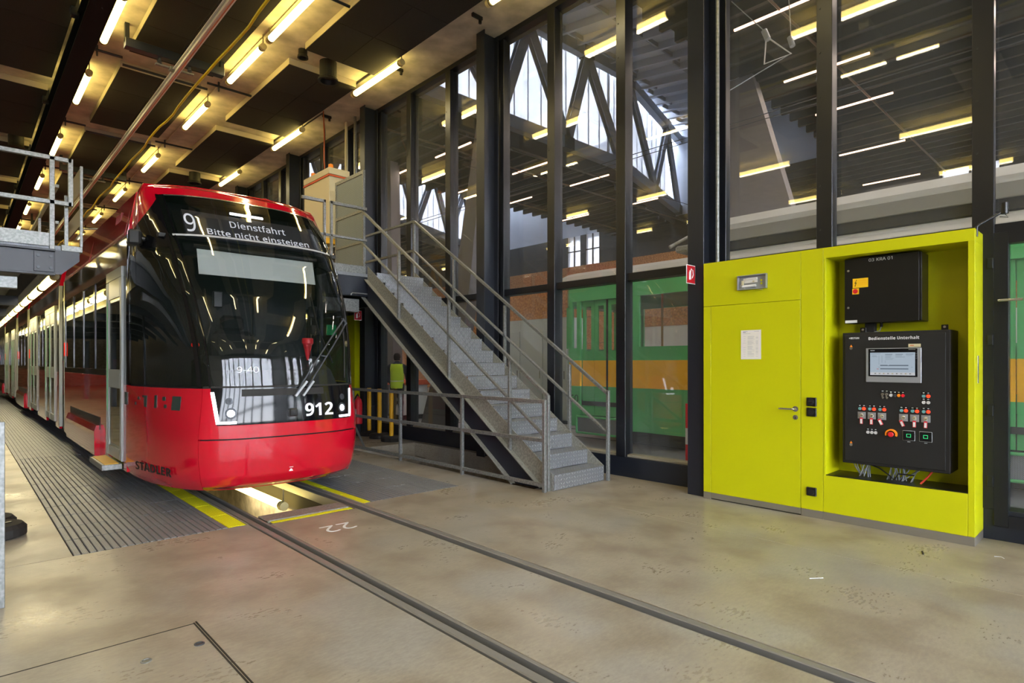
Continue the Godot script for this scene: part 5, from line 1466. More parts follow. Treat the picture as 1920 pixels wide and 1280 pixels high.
# ---------------------------------------------------------------- the hall beyond the glass
func build_hall() -> void:
	var fl := setting("floor")
	obj("slab", nb().lohi(Vector3(6.62, -0.3, -50), Vector3(27, -0.003, 8)), M.hall_floor, fl)
	obj("track_groove", nb().lohi(Vector3(9.2, -0.003, -50), Vector3(9.28, 0.0, 8)).lohi(Vector3(10.2, -0.003, -50), Vector3(10.28, 0.0, 8)), M.rail_dark, fl)
	struct("wall_far", nb().lohi(Vector3(6.5, -0.3, -50.3), Vector3(27, 11.5, -50)), M.dark_beam)
	var wbk := nb().lohi(Vector3(6.6, -0.3, 8), Vector3(27, 0.4, 8.3)).lohi(Vector3(6.6, 6.6, 8), Vector3(27, 7.5, 8.3)).lohi(Vector3(21.3, 0.4, 8), Vector3(27, 6.6, 8.3))
	var dw := setting("window_5")
	for i in 8:
		wbk.lohi(Vector3(6.6 + i * 2.1, 0.4, 8), Vector3(6.75 + i * 2.1, 6.6, 8.3))
		if i < 7:
			obj("pane", nb().lohi(Vector3(6.75 + i * 2.1, 0.4, 8.12), Vector3(8.7 + i * 2.1, 6.6, 8.14)), M.day_glass, dw)
	struct("wall_back", wbk, M.dark_beam)
	# far long side: wooden boards below, dark band with translucent windows above
	var wl := setting("wall_right")
	var rng := RandomNumberGenerator.new()
	rng.seed = 3
	for i in 24:
		for j in 5:
			var b := obj("board", nb().lohi(Vector3(21.0, j * 1.2 + 0.01, -50 + i * 2.42), Vector3(21.08, j * 1.2 + 1.19, -50 + i * 2.42 + 2.405)), M.wood, wl)
			b.position.x = rng.randf() * 0.02
	obj("backing", nb().lohi(Vector3(21.1, 0, -50), Vector3(21.3, 6.0, 8)), M.dark_beam, wl)
	var wn := setting("window_3")
	var up := nb()
	var at := -50.0
	for z in [-40.0, -33.5, -26.0, -18.6, -17.5, -11.0, -4.0, 1.5]:
		up.lohi(Vector3(21.05, 6.0, at), Vector3(21.25, 7.4, z))
		var e: float = z + (0.8 if z > -19 and z < -17 else 1.3)
		obj("pane", nb().lohi(Vector3(21.1, 6.0, z), Vector3(21.12, 7.4, e)), M.poly, wn)
		obj("glazing_bar", nb().lohi(Vector3(21.08, 6.0, (z + e) * 0.5 - 0.03), Vector3(21.14, 7.4, (z + e) * 0.5 + 0.03)).lohi(Vector3(21.08, 6.68, z), Vector3(21.14, 6.73, e)), M.black_frame, wn)
		at = e
	up.lohi(Vector3(21.05, 6.0, at), Vector3(21.25, 7.4, 8))
	obj("dark_wall", up, M.dark_beam, wn)
	# low dark ceilings with ribs running along the tracks, high roofs with pale purlins between them; built in strips across
	var cl := setting("ceiling")
	for i in 10:
		var x0 := 6.5 + i * 1.48
		var x1 := x0 + 1.48
		var xm := (x0 + x1) * 0.5
		var fa := -11.42 - maxf(0.0, xm - 14.95) * 0.276
		var l2 := -18.95 - 0.4345 * (xm - 6.7)
		var nz := -9.6 if x0 > 17.5 else -5.6
		for q in [[nz, 8.3], [-16.0, fa], [-50.3, l2]]:
			obj("deck", nb().lohi(Vector3(x0, 7.3, q[0]), Vector3(x1, 7.5, q[1])), M.hall_ceiling, cl)
			for k in 3:
				var x := x0 + 0.2 + k * 0.49
				obj("rib", nb().lohi(Vector3(x, 7.12, q[0]), Vector3(x + 0.09, 7.3, q[1])), M.hall_rib, cl)
		for q in [[-5.6, fa], [-16.0, l2]]:
			var ye: float = 9.9 + (q[0] - q[1]) * 0.146
			obj("roof_deck", nb().prism(PackedVector2Array([Vector2(-q[0], 9.9), Vector2(-q[1], ye), Vector2(-q[1], ye + 0.15), Vector2(-q[0], 10.05)]), Vector3(x0, 0, 0), Vector3(0, 0, -1), Vector3.UP, 1.48), M.roof_light, cl)
			for k in 2:
				var x := x0 + 0.37 + k * 0.74
				obj("purlin", nb().bar(Vector3(x, 9.8, q[0]), Vector3(x, ye - 0.1, q[1]), 0.09, 0.22), M.roof_light, cl)
			for k in 4:
				var t := (k + 0.5) / 4.0
				obj("bridging", nb().bar(Vector3(x0, lerpf(9.81, ye - 0.09, t), lerpf(q[0], q[1], t)), Vector3(x1, lerpf(9.81, ye - 0.09, t), lerpf(q[0], q[1], t)), 0.05, 0.12), M.truss_grey, cl)
	for q in [[-5.6, -13.2], [-16.0, -25.4]]:
		obj("closing_wall", nb().lohi(Vector3(6.5, 7.3, q[0]), Vector3(21.3, 10.1, q[0] + 0.1)), M.dark_beam, cl)
		obj("end_wall", nb().lohi(Vector3(21.2, 7.3, q[1]), Vector3(21.4, 11.4, q[0])).lohi(Vector3(6.3, 7.0, q[1]), Vector3(6.5, 11.0, q[0])), M.roof_light, cl)
	# translucent north light walls with lattice trusses in front
	truss(Vector3(6.7, 0, -11.0), Vector3(14.95, 0, -11.0), [[6.7, 7.65], [10.05, 7.65], [12.4, 7.65], [14.95, 7.65]], "front lattice truss before the bright translucent wall of the next hall", 0)
	truss(Vector3(14.95, 0, -11.0), Vector3(21.2, 0, -12.73), [], "second lattice truss, angled away to the right before the bright wall", 1)
	truss(Vector3(6.7, 0, -18.6), Vector3(21.2, 0, -24.9), [], "far lattice truss deep in the next hall before a bright translucent wall", 2)
	# leaning tapered supports
	var fin := func(lab: String, x: float, th: float, poly: Array) -> void:
		var p := PackedVector2Array(poly)
		var o := obj("leaning_column", nb().prism(p, Vector3(x, 0, 0), Vector3(0, 0, 1), Vector3.UP, -th), M.lean_grey)
		tag(o, lab, "column")
	fin.call("leaning tapered grey column behind the middle of the stairs", 8.2, 0.3, [Vector2(-11.98, 0), Vector2(-10.9, 0), Vector2(-10.1, 3.15), Vector2(-9.5, 7.2), Vector2(-9.75, 7.2), Vector2(-10.62, 3.3)])
	fin.call("broad dark grey leaning column above the green wall", 11.5, 0.25, [Vector2(-6.1, 0), Vector2(-3.3, 0), Vector2(-5.3, 7.25), Vector2(-6.1, 7.25)])
	fin.call("leaning grey column far behind the foot of the stairs and the yellow posts", 8.9, 0.3, [Vector2(-15.1, 0), Vector2(-14.3, 0), Vector2(-14.5, 7.2), Vector2(-14.9, 7.2)])
	# warm line lamps
	var spots := [[9.45, -3.9], [11.9, -4.08], [14.0, -4.24], [17.2, -4.78], [20.6, -5.2], [9.42, -12.3], [9.42, -14.9], [11.9, -11.9], [14.0, -11.5], [17.2, -11.9], [11.9, -14.8], [14.0, -14.7], [17.2, -14.9], [9.42, -27.6], [11.9, -28.0], [14.0, -29], [17.2, -30], [9.42, -33], [14.0, -34], [9.42, -0.4], [11.9, -0.2], [14.0, 0.3], [9.42, 3.5], [14.0, 4.2]]
	var proto: Node3D = null
	var rows := {9.45: "first", 9.42: "first", 11.9: "second", 14.0: "third", 17.2: "fourth", 20.6: "fifth"}
	for i in spots.size():
		var s: Array = spots[i]
		var at3 := Vector3(s[0], 7.04, s[1])
		var rank := 0
		for o in spots:
			if rows[o[0]] == rows[s[0]] and o[1] > s[1]:
				rank += 1
		var lab := "warm line lamp, %s row beyond the glass, %s from the right end" % [rows[s[0]], ["first", "second", "third", "fourth", "fifth", "sixth", "seventh", "eighth"][rank]]
		if proto == null:
			proto = thing("line_lamp", lab, "lamp", at3, "line lamps in the next hall")
			obj("tube", nb().box(Vector3.ZERO, Vector3(0.035, 0.03, 1.5)), M.led_warm, proto)
			obj("housing", nb().box(Vector3(0, 0.04, 0), Vector3(0.05, 0.05, 1.54)), M.dark_beam, proto)
			var a := AreaLight3D.new()
			a.name = "lamp_light"
			a.area_size = Vector2(0.04, 1.5)
			a.light_color = Color(1.0, 0.92, 0.84)
			a.light_energy = 4.0
			a.shadow_enabled = true
			a.area_range = 20.0
			a.position = Vector3(0, -0.03, 0)
			a.rotation.x = -PI / 2
			proto.add_child(a)
		else:
			dup(proto, at3, lab)
	for z in [-3.9, -12.3, -14.9]:
		tag(obj("supply_pipe", nb().cyl(Vector3(7.0, 7.06, z), Vector3(20.9, 7.06, z), 0.022), M.plate_brown), "thin brown supply pipe across the next hall, %s" % ("the near one above the green wall" if z > -5 else ("behind the front truss" if z > -13 else "the far one")), "pipe")
	# overhead wires with hanger above the old tram
	var wires := nb()
	for z in [-9.0, -10.0]:
		wires.cyl(Vector3(6.7, 5.9, z), Vector3(20.9, 6.2, z), 0.008, -1, 6)
	for x in [9.7, 9.9]:
		wires.cyl(Vector3(x, 5.6, -45), Vector3(x, 5.6, 7.5), 0.007, -1, 6)
	tag(obj("overhead_wire", wires, M.steel_grey), "thin overhead contact and span wires across the next hall", "wires")
	var hg := thing("wire_hanger", "pale insulated wire hanger with pulleys above the green wall", "hanger", Vector3(8.95, 6.35, -3.75))
	obj("bracket", nb().tube([Vector3(0, 0.1, -0.15), Vector3(0.05, -0.28, -0.2), Vector3(0.0, -0.3, 0.22), Vector3(0, 0.1, -0.15)], 0.012), M.white_print, hg)
	obj("insulator", nb().cyl(Vector3(0, 0.2, -0.18), Vector3(0, 0.04, -0.12), 0.045).cyl(Vector3(0, -0.05, 0.2), Vector3(0, -0.2, 0.24), 0.04), M.grey_print, hg)
	obj("stay_wire", nb().cyl(Vector3(0, 0.2, -0.18), Vector3(-0.2, 0.75, -0.6), 0.007, -1, 6).cyl(Vector3(0, -0.3, 0.2), Vector3(-0.6, -1.0, -1.2), 0.007, -1, 6).cyl(Vector3(0, -0.1, 0.22), Vector3(0.2, 0.75, 0.1), 0.007, -1, 6), M.grey_print, hg)
	var ww := thing("screen_wall", "long white panel wall with a wooden band on top behind the green tram", "partition")
	for k in 12:
		var z := -9.5 + k * 1.45
		obj("white_panel", nb().lohi(Vector3(14.0, 0, z), Vector3(14.08, 1.62, z + 1.44)).lohi(Vector3(14.0, 1.65, z), Vector3(14.08, 2.5, z + 1.44)), M.white_wall, ww)
		obj("wood_band", nb().lohi(Vector3(13.97, 2.52, z), Vector3(14.08, 3.15, z + 1.445)), M.wood, ww)
	# lockers, wood booth, stall and people
	var lk := setting("trim_1")
	obj("locker_base", nb().lohi(Vector3(10.85, 0, -12.9), Vector3(11.5, 0.08, -9.6)), M.dark_beam, lk)
	for k in 4:
		var z := -12.9 + k * 0.83
		var l := thing("locker", "tall pale grey locker behind the stairs in the next hall, %s from the left" % ["first", "second", "third", "fourth"][k], "locker", Vector3.ZERO, "pale grey lockers in the next hall")
		obj("body", nb().lohi(Vector3(10.87, 0.08, z), Vector3(11.5, 2.62, z + 0.825)), M.grey_door, l)
		obj("door", nb().lohi(Vector3(10.84, 0.1, z + 0.012), Vector3(10.87, 2.32, z + 0.81), 0.004), M.grey_door, l)
		obj("handle", nb().lohi(Vector3(10.825, 1.1, z + 0.72), Vector3(10.84, 1.3, z + 0.74)), M.chrome, l)
	var bt := thing("wood_booth", "wooden panels above the grey lockers in the next hall", "partition")
	var b2 := thing("wood_booth", "wooden panel wall standing behind the grey lockers in the next hall", "partition")
	for k in 3:
		obj("board", nb().lohi(Vector3(11.0, 2.64, -12.9 + k * 1.11), Vector3(11.06, 3.42, -12.9 + k * 1.11 + 1.1)), M.wood, bt)
		obj("board", nb().lohi(Vector3(11.53, 0, -14.5 + k * 1.6), Vector3(11.59, 2.6, -14.5 + k * 1.6 + 1.59)), M.wood, b2)
	var sb := thing("white_stall", "white tub with an orange lid standing behind the guard fence in the next hall", "tub", Vector3(8.9, 0, -13.6))
	obj("tub", nb().lohi(Vector3(-0.4, 0.12, -0.35), Vector3(0.4, 0.92, 0.35), 0.02), M.white_print, sb)
	obj("lid", nb().prism(PackedVector2Array([Vector2(-0.52, 0), Vector2(0.52, 0), Vector2(0.3, 0.13), Vector2(-0.3, 0.13)]), Vector3(0, 0.92, -0.48), Vector3.RIGHT, Vector3.UP, 0.96), M.orange_strap, sb)
	obj("wheel_base", nb().lohi(Vector3(-0.38, 0.0, -0.3), Vector3(0.38, 0.12, 0.3)), M.rubber, sb)
	person("person", "person in a yellow high visibility vest seen from behind through the glass under the stairs", Vector3(8.15, 0, -12.95), M.vest, M.hair_dark, 2.4)
	person("person", "grey haired person in dark clothes facing the one in the yellow vest behind the glass", Vector3(8.1, 0, -13.75), M.dark_cloth, M.hair_grey, -0.6)

func truss(a: Vector3, b: Vector3, _n: Array, lab: String, kind: int) -> void:
	var t := thing("lattice_truss", lab, "truss")
	var d := (b - a).normalized()
	var nrm := Vector3(-d.z, 0, d.x)          # towards the camera side
	if nrm.z < 0:
		nrm = -nrm
	var ln := a.distance_to(b)
	var yb := 7.62
	var yt := 10.45
	var P := func(s: float, y: float) -> Vector3: return a + d * s + Vector3(0, y, 0)
	var w := 0.22
	obj("bottom_chord", nb().bar(P.call(0.0, yb), P.call(ln, yb), w, 0.32), M.truss_grey, t)
	obj("top_chord", nb().bar(P.call(0.0, yt), P.call(ln, yt), w, 0.30), M.truss_grey, t)
	obj("edge_fascia", nb().bar(P.call(0.0, 7.44) - nrm * 0.2, P.call(ln, 7.44) - nrm * 0.2, 0.12, 0.7), M.dark_beam, t)
	var nodes := []
	if kind == 0:
		nodes = [[0.3, 0], [1.0, 1], [3.2, 0], [4.2, 1], [5.72, 0], [6.6, 1], [8.2, 0]]
	elif kind == 1:
		nodes = [[0.0, 0], [0.75, 1], [3.3, 0], [4.75, 1], [6.3, 0]]
	else:
		for i in 11:
			nodes.append([i * 1.5, i % 2])
	for i in nodes.size() - 1:
		var p: Vector3 = P.call(nodes[i][0], yt - 0.1 if nodes[i][1] else yb + 0.1)
		var q: Vector3 = P.call(nodes[i + 1][0], yt - 0.1 if nodes[i + 1][1] else yb + 0.1)
		var m := nb()
		m.bar(p + nrm * 0.07, q + nrm * 0.07, 0.30, 0.02, nrm)
		m.bar(p - nrm * 0.07, q - nrm * 0.07, 0.30, 0.02, nrm)
		m.bar(p, q, 0.02, 0.14, nrm)
		obj("diagonal", m, M.truss_grey, t)
	for q in nodes:
		obj("gusset_plate", nb().bar(P.call(q[0] - 0.2, (yt if q[1] else yb)), P.call(q[0] + 0.2, (yt if q[1] else yb)), 0.25, 0.34), M.steel_grey, t)
	# translucent wall behind
	var g := setting("window_4")
	var n := int(ln / 0.5)
	var off := -nrm * 0.45
	for i in n:
		var s0 := ln * i / n
		var s1 := ln * (i + 1) / n
		var p: Vector3 = P.call(s0 + 0.006, 0.0) + off
		var q: Vector3 = P.call(s1 - 0.006, 0.0) + off
		obj("pane", nb().bar(p + Vector3(0, 9.18, 0), q + Vector3(0, 9.18, 0), 0.02, 3.3), M.poly, g)
		obj("glazing_bar", nb().bar(P.call(s0, 7.55) + off, P.call(s0, 10.65) + off, 0.02, 0.03), M.poly_joint, g)

func person(called: String, lab: String, at: Vector3, top: Material, hair: Material, turn: float) -> void:
	var p := thing(called, lab, "person", at, "", turn)
	# one skin over a skeleton of capsules, meshed from a field
	var J := [
		[Vector3(0.10, 0.05, 0.03), 0.055, Vector3(0.09, 0.48, 0.0), 0.065], [Vector3(0.09, 0.48, 0.0), 0.068, Vector3(0.09, 0.92, 0.0), 0.095],
		[Vector3(-0.10, 0.05, 0.03), 0.055, Vector3(-0.09, 0.48, 0.0), 0.065], [Vector3(-0.09, 0.48, 0.0), 0.068, Vector3(-0.09, 0.92, 0.0), 0.095],
		[Vector3(0.10, 0.04, -0.02), 0.045, Vector3(0.11, 0.035, 0.16), 0.04], [Vector3(-0.10, 0.04, -0.02), 0.045, Vector3(-0.11, 0.035, 0.16), 0.04],
		[Vector3(0, 0.95, 0), 0.155, Vector3(0, 1.15, 0), 0.135], [Vector3(0, 1.15, 0), 0.14, Vector3(0, 1.36, 0), 0.165],
		[Vector3(0.14, 1.40, 0), 0.075, Vector3(-0.14, 1.40, 0), 0.075],
		[Vector3(0, 1.42, 0), 0.06, Vector3(0, 1.55, 0.01), 0.052],
		[Vector3(0.20, 1.38, 0), 0.06, Vector3(0.27, 1.10, -0.02), 0.046], [Vector3(0.27, 1.10, -0.02), 0.045, Vector3(0.20, 0.98, 0.2), 0.034],
		[Vector3(-0.20, 1.38, 0), 0.06, Vector3(-0.27, 1.10, -0.02), 0.046], [Vector3(-0.27, 1.10, -0.02), 0.045, Vector3(-0.22, 0.95, 0.16), 0.034]]
	obj("body", skin(J, Vector3(-0.42, -0.02, -0.26), Vector3(0.42, 1.62, 0.32), 0.026), M.dark_cloth, p)
	var head := nb()
	head.lathe(Vector3(0, 1.50, 0.015), [Vector2(0.0, 0.0), Vector2(0.05, 0.015), Vector2(0.068, 0.07), Vector2(0.078, 0.13), Vector2(0.075, 0.18), Vector2(0.055, 0.225), Vector2(0.0, 0.245)], 18)
	head.box(Vector3(0, 1.615, 0.10), Vector3(0.022, 0.04, 0.03), Basis.IDENTITY, 0.008)
	head.box(Vector3(0.08, 1.61, 0.01), Vector3(0.015, 0.05, 0.03), Basis.IDENTITY, 0.006).box(Vector3(-0.08, 1.61, 0.01), Vector3(0.015, 0.05, 0.03), Basis.IDENTITY, 0.006)
	obj("head", head, M.skin, p)
	obj("hair", nb().lathe(Vector3(0, 1.56, -0.012), [Vector2(0.07, 0.0), Vector2(0.088, 0.06), Vector2(0.088, 0.12), Vector2(0.064, 0.175), Vector2(0.0, 0.197)], 18), hair, p)
	var hands := nb()
	for s in [-1.0, 1.0]:
		var c := Vector3(0.20 if s > 0 else -0.22, 0.965 if s > 0 else 0.935, 0.23 if s > 0 else 0.19)
		hands.box(c, Vector3(0.075, 0.03, 0.08), Basis.IDENTITY, 0.012)
		for f in 4:
			var fx := (f - 1.5) * 0.019
			hands.tube([c + Vector3(fx, 0, 0.035), c + Vector3(fx, -0.005, 0.035 + 0.04 - absf(f - 1.5) * 0.004), c + Vector3(fx, -0.03, 0.09 - absf(f - 1.5) * 0.006)], 0.0085, 6)
		hands.tube([c + Vector3(-s * 0.035, 0, -0.01), c + Vector3(-s * 0.055, -0.005, 0.02), c + Vector3(-s * 0.05, -0.015, 0.045)], 0.0095, 6)
	obj("hand", hands, M.skin, p)
	if top == M.vest:
		var V := [[Vector3(0, 0.92, 0), 0.175, Vector3(0, 1.15, 0), 0.155], [Vector3(0, 1.15, 0), 0.158, Vector3(0, 1.35, 0), 0.18], [Vector3(0.10, 1.41, 0), 0.08, Vector3(-0.10, 1.41, 0), 0.08]]
		var vm := obj("vest", skin(V, Vector3(-0.25, 0.84, -0.22), Vector3(0.25, 1.47, 0.22), 0.022), M.vest, p)
		obj("reflective_band", nb().lathe(Vector3(0, 0, 0), [Vector2(0.166, 1.0), Vector2(0.168, 1.05)], 24).lathe(Vector3.ZERO, [Vector2(0.161, 1.12), Vector2(0.163, 1.17)], 24), M.vest_band, vm)

func skin(J: Array, lo: Vector3, hi: Vector3, cell: float) -> MB:   # surface nets over smoothly joined tapered capsules
	var nx := int((hi.x - lo.x) / cell) + 2
	var ny := int((hi.y - lo.y) / cell) + 2
	var nz := int((hi.z - lo.z) / cell) + 2
	var F := PackedFloat32Array()
	F.resize(nx * ny * nz)
	var field := func(p: Vector3) -> float:
		var acc := 0.0
		for j in J:
			var ab: Vector3 = j[2] - j[0]
			var t := clampf((p - j[0]).dot(ab) / ab.length_squared(), 0, 1)
			var dd: float = p.distance_to(j[0] + ab * t) - lerpf(j[1], j[3], t)
			acc += exp(-dd * 55.0)
		return -log(max(acc, 1e-30)) / 55.0
	for k in nz:
		for j in ny:
			for i in nx:
				F[(k * ny + j) * nx + i] = field.call(lo + Vector3(i, j, k) * cell)
	var V := {}
	for k in nz - 1:
		for j in ny - 1:
			for i in nx - 1:
				var s := Vector3.ZERO
				var c := 0
				for e in [[0, 0, 0, 1, 0, 0], [0, 1, 0, 1, 1, 0], [0, 0, 1, 1, 0, 1], [0, 1, 1, 1, 1, 1], [0, 0, 0, 0, 1, 0], [1, 0, 0, 1, 1, 0], [0, 0, 1, 0, 1, 1], [1, 0, 1, 1, 1, 1], [0, 0, 0, 0, 0, 1], [1, 0, 0, 1, 0, 1], [0, 1, 0, 0, 1, 1], [1, 1, 0, 1, 1, 1]]:
					var fa := F[((k + e[2]) * ny + j + e[1]) * nx + i + e[0]]
					var fb := F[((k + e[5]) * ny + j + e[4]) * nx + i + e[3]]
					if (fa < 0) != (fb < 0):
						s += Vector3(i + e[0], j + e[1], k + e[2]).lerp(Vector3(i + e[3], j + e[4], k + e[5]), fa / (fa - fb))
						c += 1
				if c:
					V[Vector3i(i, j, k)] = lo + s / c * cell
	var b := nb()
	var N := {}
	for q in V:
		var p: Vector3 = V[q]
		var h := 0.004
		N[q] = Vector3(field.call(p + Vector3(h, 0, 0)) - field.call(p - Vector3(h, 0, 0)), field.call(p + Vector3(0, h, 0)) - field.call(p - Vector3(0, h, 0)), field.call(p + Vector3(0, 0, h)) - field.call(p - Vector3(0, 0, h))).normalized()
	for k in range(1, nz - 1):
		for j in range(1, ny - 1):
			for i in range(1, nx - 1):
				var f0 := F[(k * ny + j) * nx + i]
				for ax in 3:
					var dd := Vector3i(1 if ax == 0 else 0, 1 if ax == 1 else 0, 1 if ax == 2 else 0)
					var f1 := F[((k + dd.z) * ny + j + dd.y) * nx + i + dd.x]
					if (f0 < 0) == (f1 < 0):
						continue
					var u := Vector3i(dd.z, dd.x, dd.y)
					var w := Vector3i(dd.y, dd.z, dd.x)
					var o := Vector3i(i, j, k)
					var A := o - u - w
					var B2 := o - w
					var C2 := o
					var D := o - u
					if not (V.has(A) and V.has(B2) and V.has(C2) and V.has(D)):
						continue
					if f0 > 0:
						var tmp := B2; B2 = D; D = tmp
					b.trin(V[A], V[B2], V[C2], N[A], N[B2], N[C2])
					b.trin(V[A], V[C2], V[D], N[A], N[C2], N[D])
	return b

# ---------------------------------------------------------------- the old green tram behind the glass
func build_old_tram() -> void:
	var t := thing("old_tram", "old green tram with a yellow stripe and grey roof standing behind the glass facade", "tram")
	var G: Material = M.old_green
	var x0 := 8.6
	var x1 := 10.9
	var zf := -7.55
	var zr := 7.5
	obj("floor", nb().lohi(Vector3(x0 + 0.05, 0.7, zr), Vector3(x1 - 0.05, 0.78, zf)), M.dark_beam, t)
	obj("under_frame", nb().lohi(Vector3(x0 + 0.35, 0.05, zr - 0.4), Vector3(x1 - 0.35, 0.6, zf + 1.2)), M.tram_under, t)
	for s in 2:
		var xa: float = x0 if s == 0 else x1 - 0.05
		var xb := xa + 0.05
		var doors := [[-7.28, -6.1], [-1.25, -0.1]] if s == 0 else []
		var cuts := []
		var at := zf
		for d in doors:
			cuts.append([at, d[0]])
			at = d[1]
		cuts.append([at, zr])
		for c in cuts:
			var len: float = c[1] - c[0]
			obj("lower_panel", nb().lohi(Vector3(xa, 0.30, c[0]), Vector3(xb, 1.06, c[1]), 0.004), G, t)
			obj("yellow_stripe", nb().lohi(Vector3(xa - 0.002, 1.06, c[0]), Vector3(xb + 0.002, 1.545, c[1])), M.old_yellow, t)
			obj("sill_panel", nb().lohi(Vector3(xa, 1.545, c[0]), Vector3(xb, 1.78, c[1])), G, t)
			if len < 0.5:
				obj("corner_post", nb().lohi(Vector3(xa, 1.78, c[0]), Vector3(xb, 2.66, c[0] + 0.08)).lohi(Vector3(xa, 1.78, c[1] - 0.08), Vector3(xb, 2.66, c[1])), G, t)
				obj("corner_pane", nb().lohi(Vector3(xa + 0.02, 1.78, c[0] + 0.08), Vector3(xb - 0.02, 2.66, c[1] - 0.08)), M.facade_glass, t)
				continue
			var n: int = max(1, int(len / 1.45))
			var w := len / n
			for i in n + 1:
				var z: float = c[0] + i * w
				var hwp := 0.07
				obj("window_post", nb().lohi(Vector3(xa, 1.78, max(z - hwp, c[0])), Vector3(xb, 2.66, min(z + hwp * (2.2 if i == 0 else 1.0), c[1]))), G, t)
			for i in n:
				obj("window_pane", nb().lohi(Vector3(xa + 0.02, 1.78, c[0] + i * w + 0.07), Vector3(xa + 0.026, 2.66, c[0] + (i + 1) * w - 0.07)), M.facade_glass, t)
		obj("head_panel", nb().lohi(Vector3(xa, 2.66, zf), Vector3(xb, 3.02, zr), 0.004), G, t)
		for d in doors:
			for i in 4:
				var w: float = (d[1] - d[0]) / 4.0
				var za: float = d[0] + i * w + 0.006
				var zb := za + w - 0.012
				var xd := xa + 0.07
				var lf := obj("door_leaf", nb().lohi(Vector3(xd, 0.52, za), Vector3(xd + 0.03, 1.06, zb)).lohi(Vector3(xd, 1.545, za), Vector3(xd + 0.03, 1.72, zb)).lohi(Vector3(xd, 2.56, za), Vector3(xd + 0.03, 2.66, zb)).lohi(Vector3(xd, 1.72, za), Vector3(xd + 0.03, 2.56, za + 0.075)).lohi(Vector3(xd, 1.72, zb - 0.075), Vector3(xd + 0.03, 2.56, zb)), G, t)
				obj("yellow_field", nb().lohi(Vector3(xd - 0.001, 1.06, za), Vector3(xd + 0.031, 1.545, zb)), M.old_yellow, lf)
				obj("leaf_pane", nb().lohi(Vector3(xd + 0.012, 1.72, za + 0.075), Vector3(xd + 0.018, 2.56, zb - 0.075)), M.facade_glass, lf)
			obj("door_seal", nb().lohi(Vector3(xa + 0.06, 0.5, (d[0] + d[1]) * 0.5 - 0.02), Vector3(xa + 0.11, 2.66, (d[0] + d[1]) * 0.5 + 0.02)), M.rubber, t)
			var fs := obj("folding_step", nb().tube([Vector3(xa - 0.12, 0.5, d[0] + 0.02), Vector3(xa - 0.12, 0.5, d[1] - 0.02)], 0.02).tube([Vector3(xa - 0.12, 0.2, d[0] + 0.02), Vector3(xa - 0.12, 0.2, d[1] - 0.02)], 0.02).tube([Vector3(xa - 0.12, 0.2, d[0] + 0.02), Vector3(xa - 0.12, 0.52, d[0] + 0.02)], 0.02).tube([Vector3(xa - 0.12, 0.2, d[1] - 0.02), Vector3(xa - 0.12, 0.52, d[1] - 0.02)], 0.02), G, t)
			obj("step_mesh", nb().lohi(Vector3(xa - 0.11, 0.22, d[0] + 0.04), Vector3(xa - 0.09, 0.48, d[1] - 0.04)), M.plank, fs)
	# front: slightly bent, with large panes
	var fp := nb()
	fp.prism(PackedVector2Array([Vector2(x0, -zf), Vector2(x0 + 0.35, -zf + 0.35), Vector2(x1 - 0.35, -zf + 0.35), Vector2(x1, -zf), Vector2(x1 - 0.05, -zf), Vector2(x1 - 0.4, -zf + 0.3), Vector2(x0 + 0.4, -zf + 0.3), Vector2(x0 + 0.05, -zf)]), Vector3(0, 0.30, 0), Vector3.RIGHT, Vector3(0, 0, -1), 1.48)
	obj("front_panel", fp, G, t)
	obj("front_head", nb().prism(PackedVector2Array([Vector2(x0, -zf), Vector2(x0 + 0.35, -zf + 0.35), Vector2(x1 - 0.35, -zf + 0.35), Vector2(x1, -zf)]), Vector3(0, 2.6, 0), Vector3.RIGHT, Vector3(0, 0, -1), 0.42), G, t)
	for x in [x0 + 0.37, XC + 7.2, x1 - 0.37]:
		obj("front_post", nb().lohi(Vector3(x - 0.04, 1.78, zf - 0.36), Vector3(x + 0.04, 2.6, zf - 0.28)), G, t)
	text("number", "50", 0.14, M.black_print, Vector3(x0 - 0.002, 0.82, -7.42), FACE_X, t, 0.002, 500)
	# roof: shallow curve, with a long equipment cover on top
	var prof := PackedVector2Array()
	for i in 13:
		var a := PI * i / 12.0
		prof.append(Vector2(-cos(a) * 1.16, 3.0 + sin(a) * 0.36))
	obj("roof", nb().prism(prof, Vector3((x0 + x1) * 0.5, 0, zf - 0.3), Vector3.RIGHT, Vector3.UP, zr - zf + 0.3), M.old_roof, t)
	obj("roof_cover", nb().box(Vector3(9.35, 3.62, 0.9), Vector3(1.1, 0.36, 11.5), Basis.IDENTITY, 0.14), M.old_roof, t)
	obj("cover_foot", nb().lohi(Vector3(9.0, 3.3, -4.6), Vector3(9.8, 3.46, 6.4)), M.tram_under, t)
	obj("pantograph", nb().tube([Vector3(9.0, 3.5, -5.6), Vector3(9.5, 3.85, -5.2), Vector3(10.1, 3.85, -5.2), Vector3(10.4, 3.55, -5.4)], 0.03).box(Vector3(9.7, 3.5, -5.3), Vector3(0.9, 0.12, 0.7), Basis.IDENTITY, 0.03), M.galv_dull, t)
	obj("wheel", nb().cyl(Vector3(9.2, 0.33, -4.5), Vector3(9.3, 0.33, -4.5), 0.33, -1, 24).cyl(Vector3(10.2, 0.33, -4.5), Vector3(10.3, 0.33, -4.5), 0.33, -1, 24), M.rail_dark, t)
	for i in 8:
		var z := -5.2 + i * 1.5
		for x in [x0 + 0.45, x1 - 0.5]:
			var s := obj("wooden_seat", nb().box(Vector3(x, 1.2, z), Vector3(0.7, 0.06, 0.42), Basis.IDENTITY, 0.02).box(Vector3(x, 1.55, z + 0.22), Vector3(0.7, 0.65, 0.05), Basis(Vector3.RIGHT, 0.12), 0.02), M.old_seat, t)
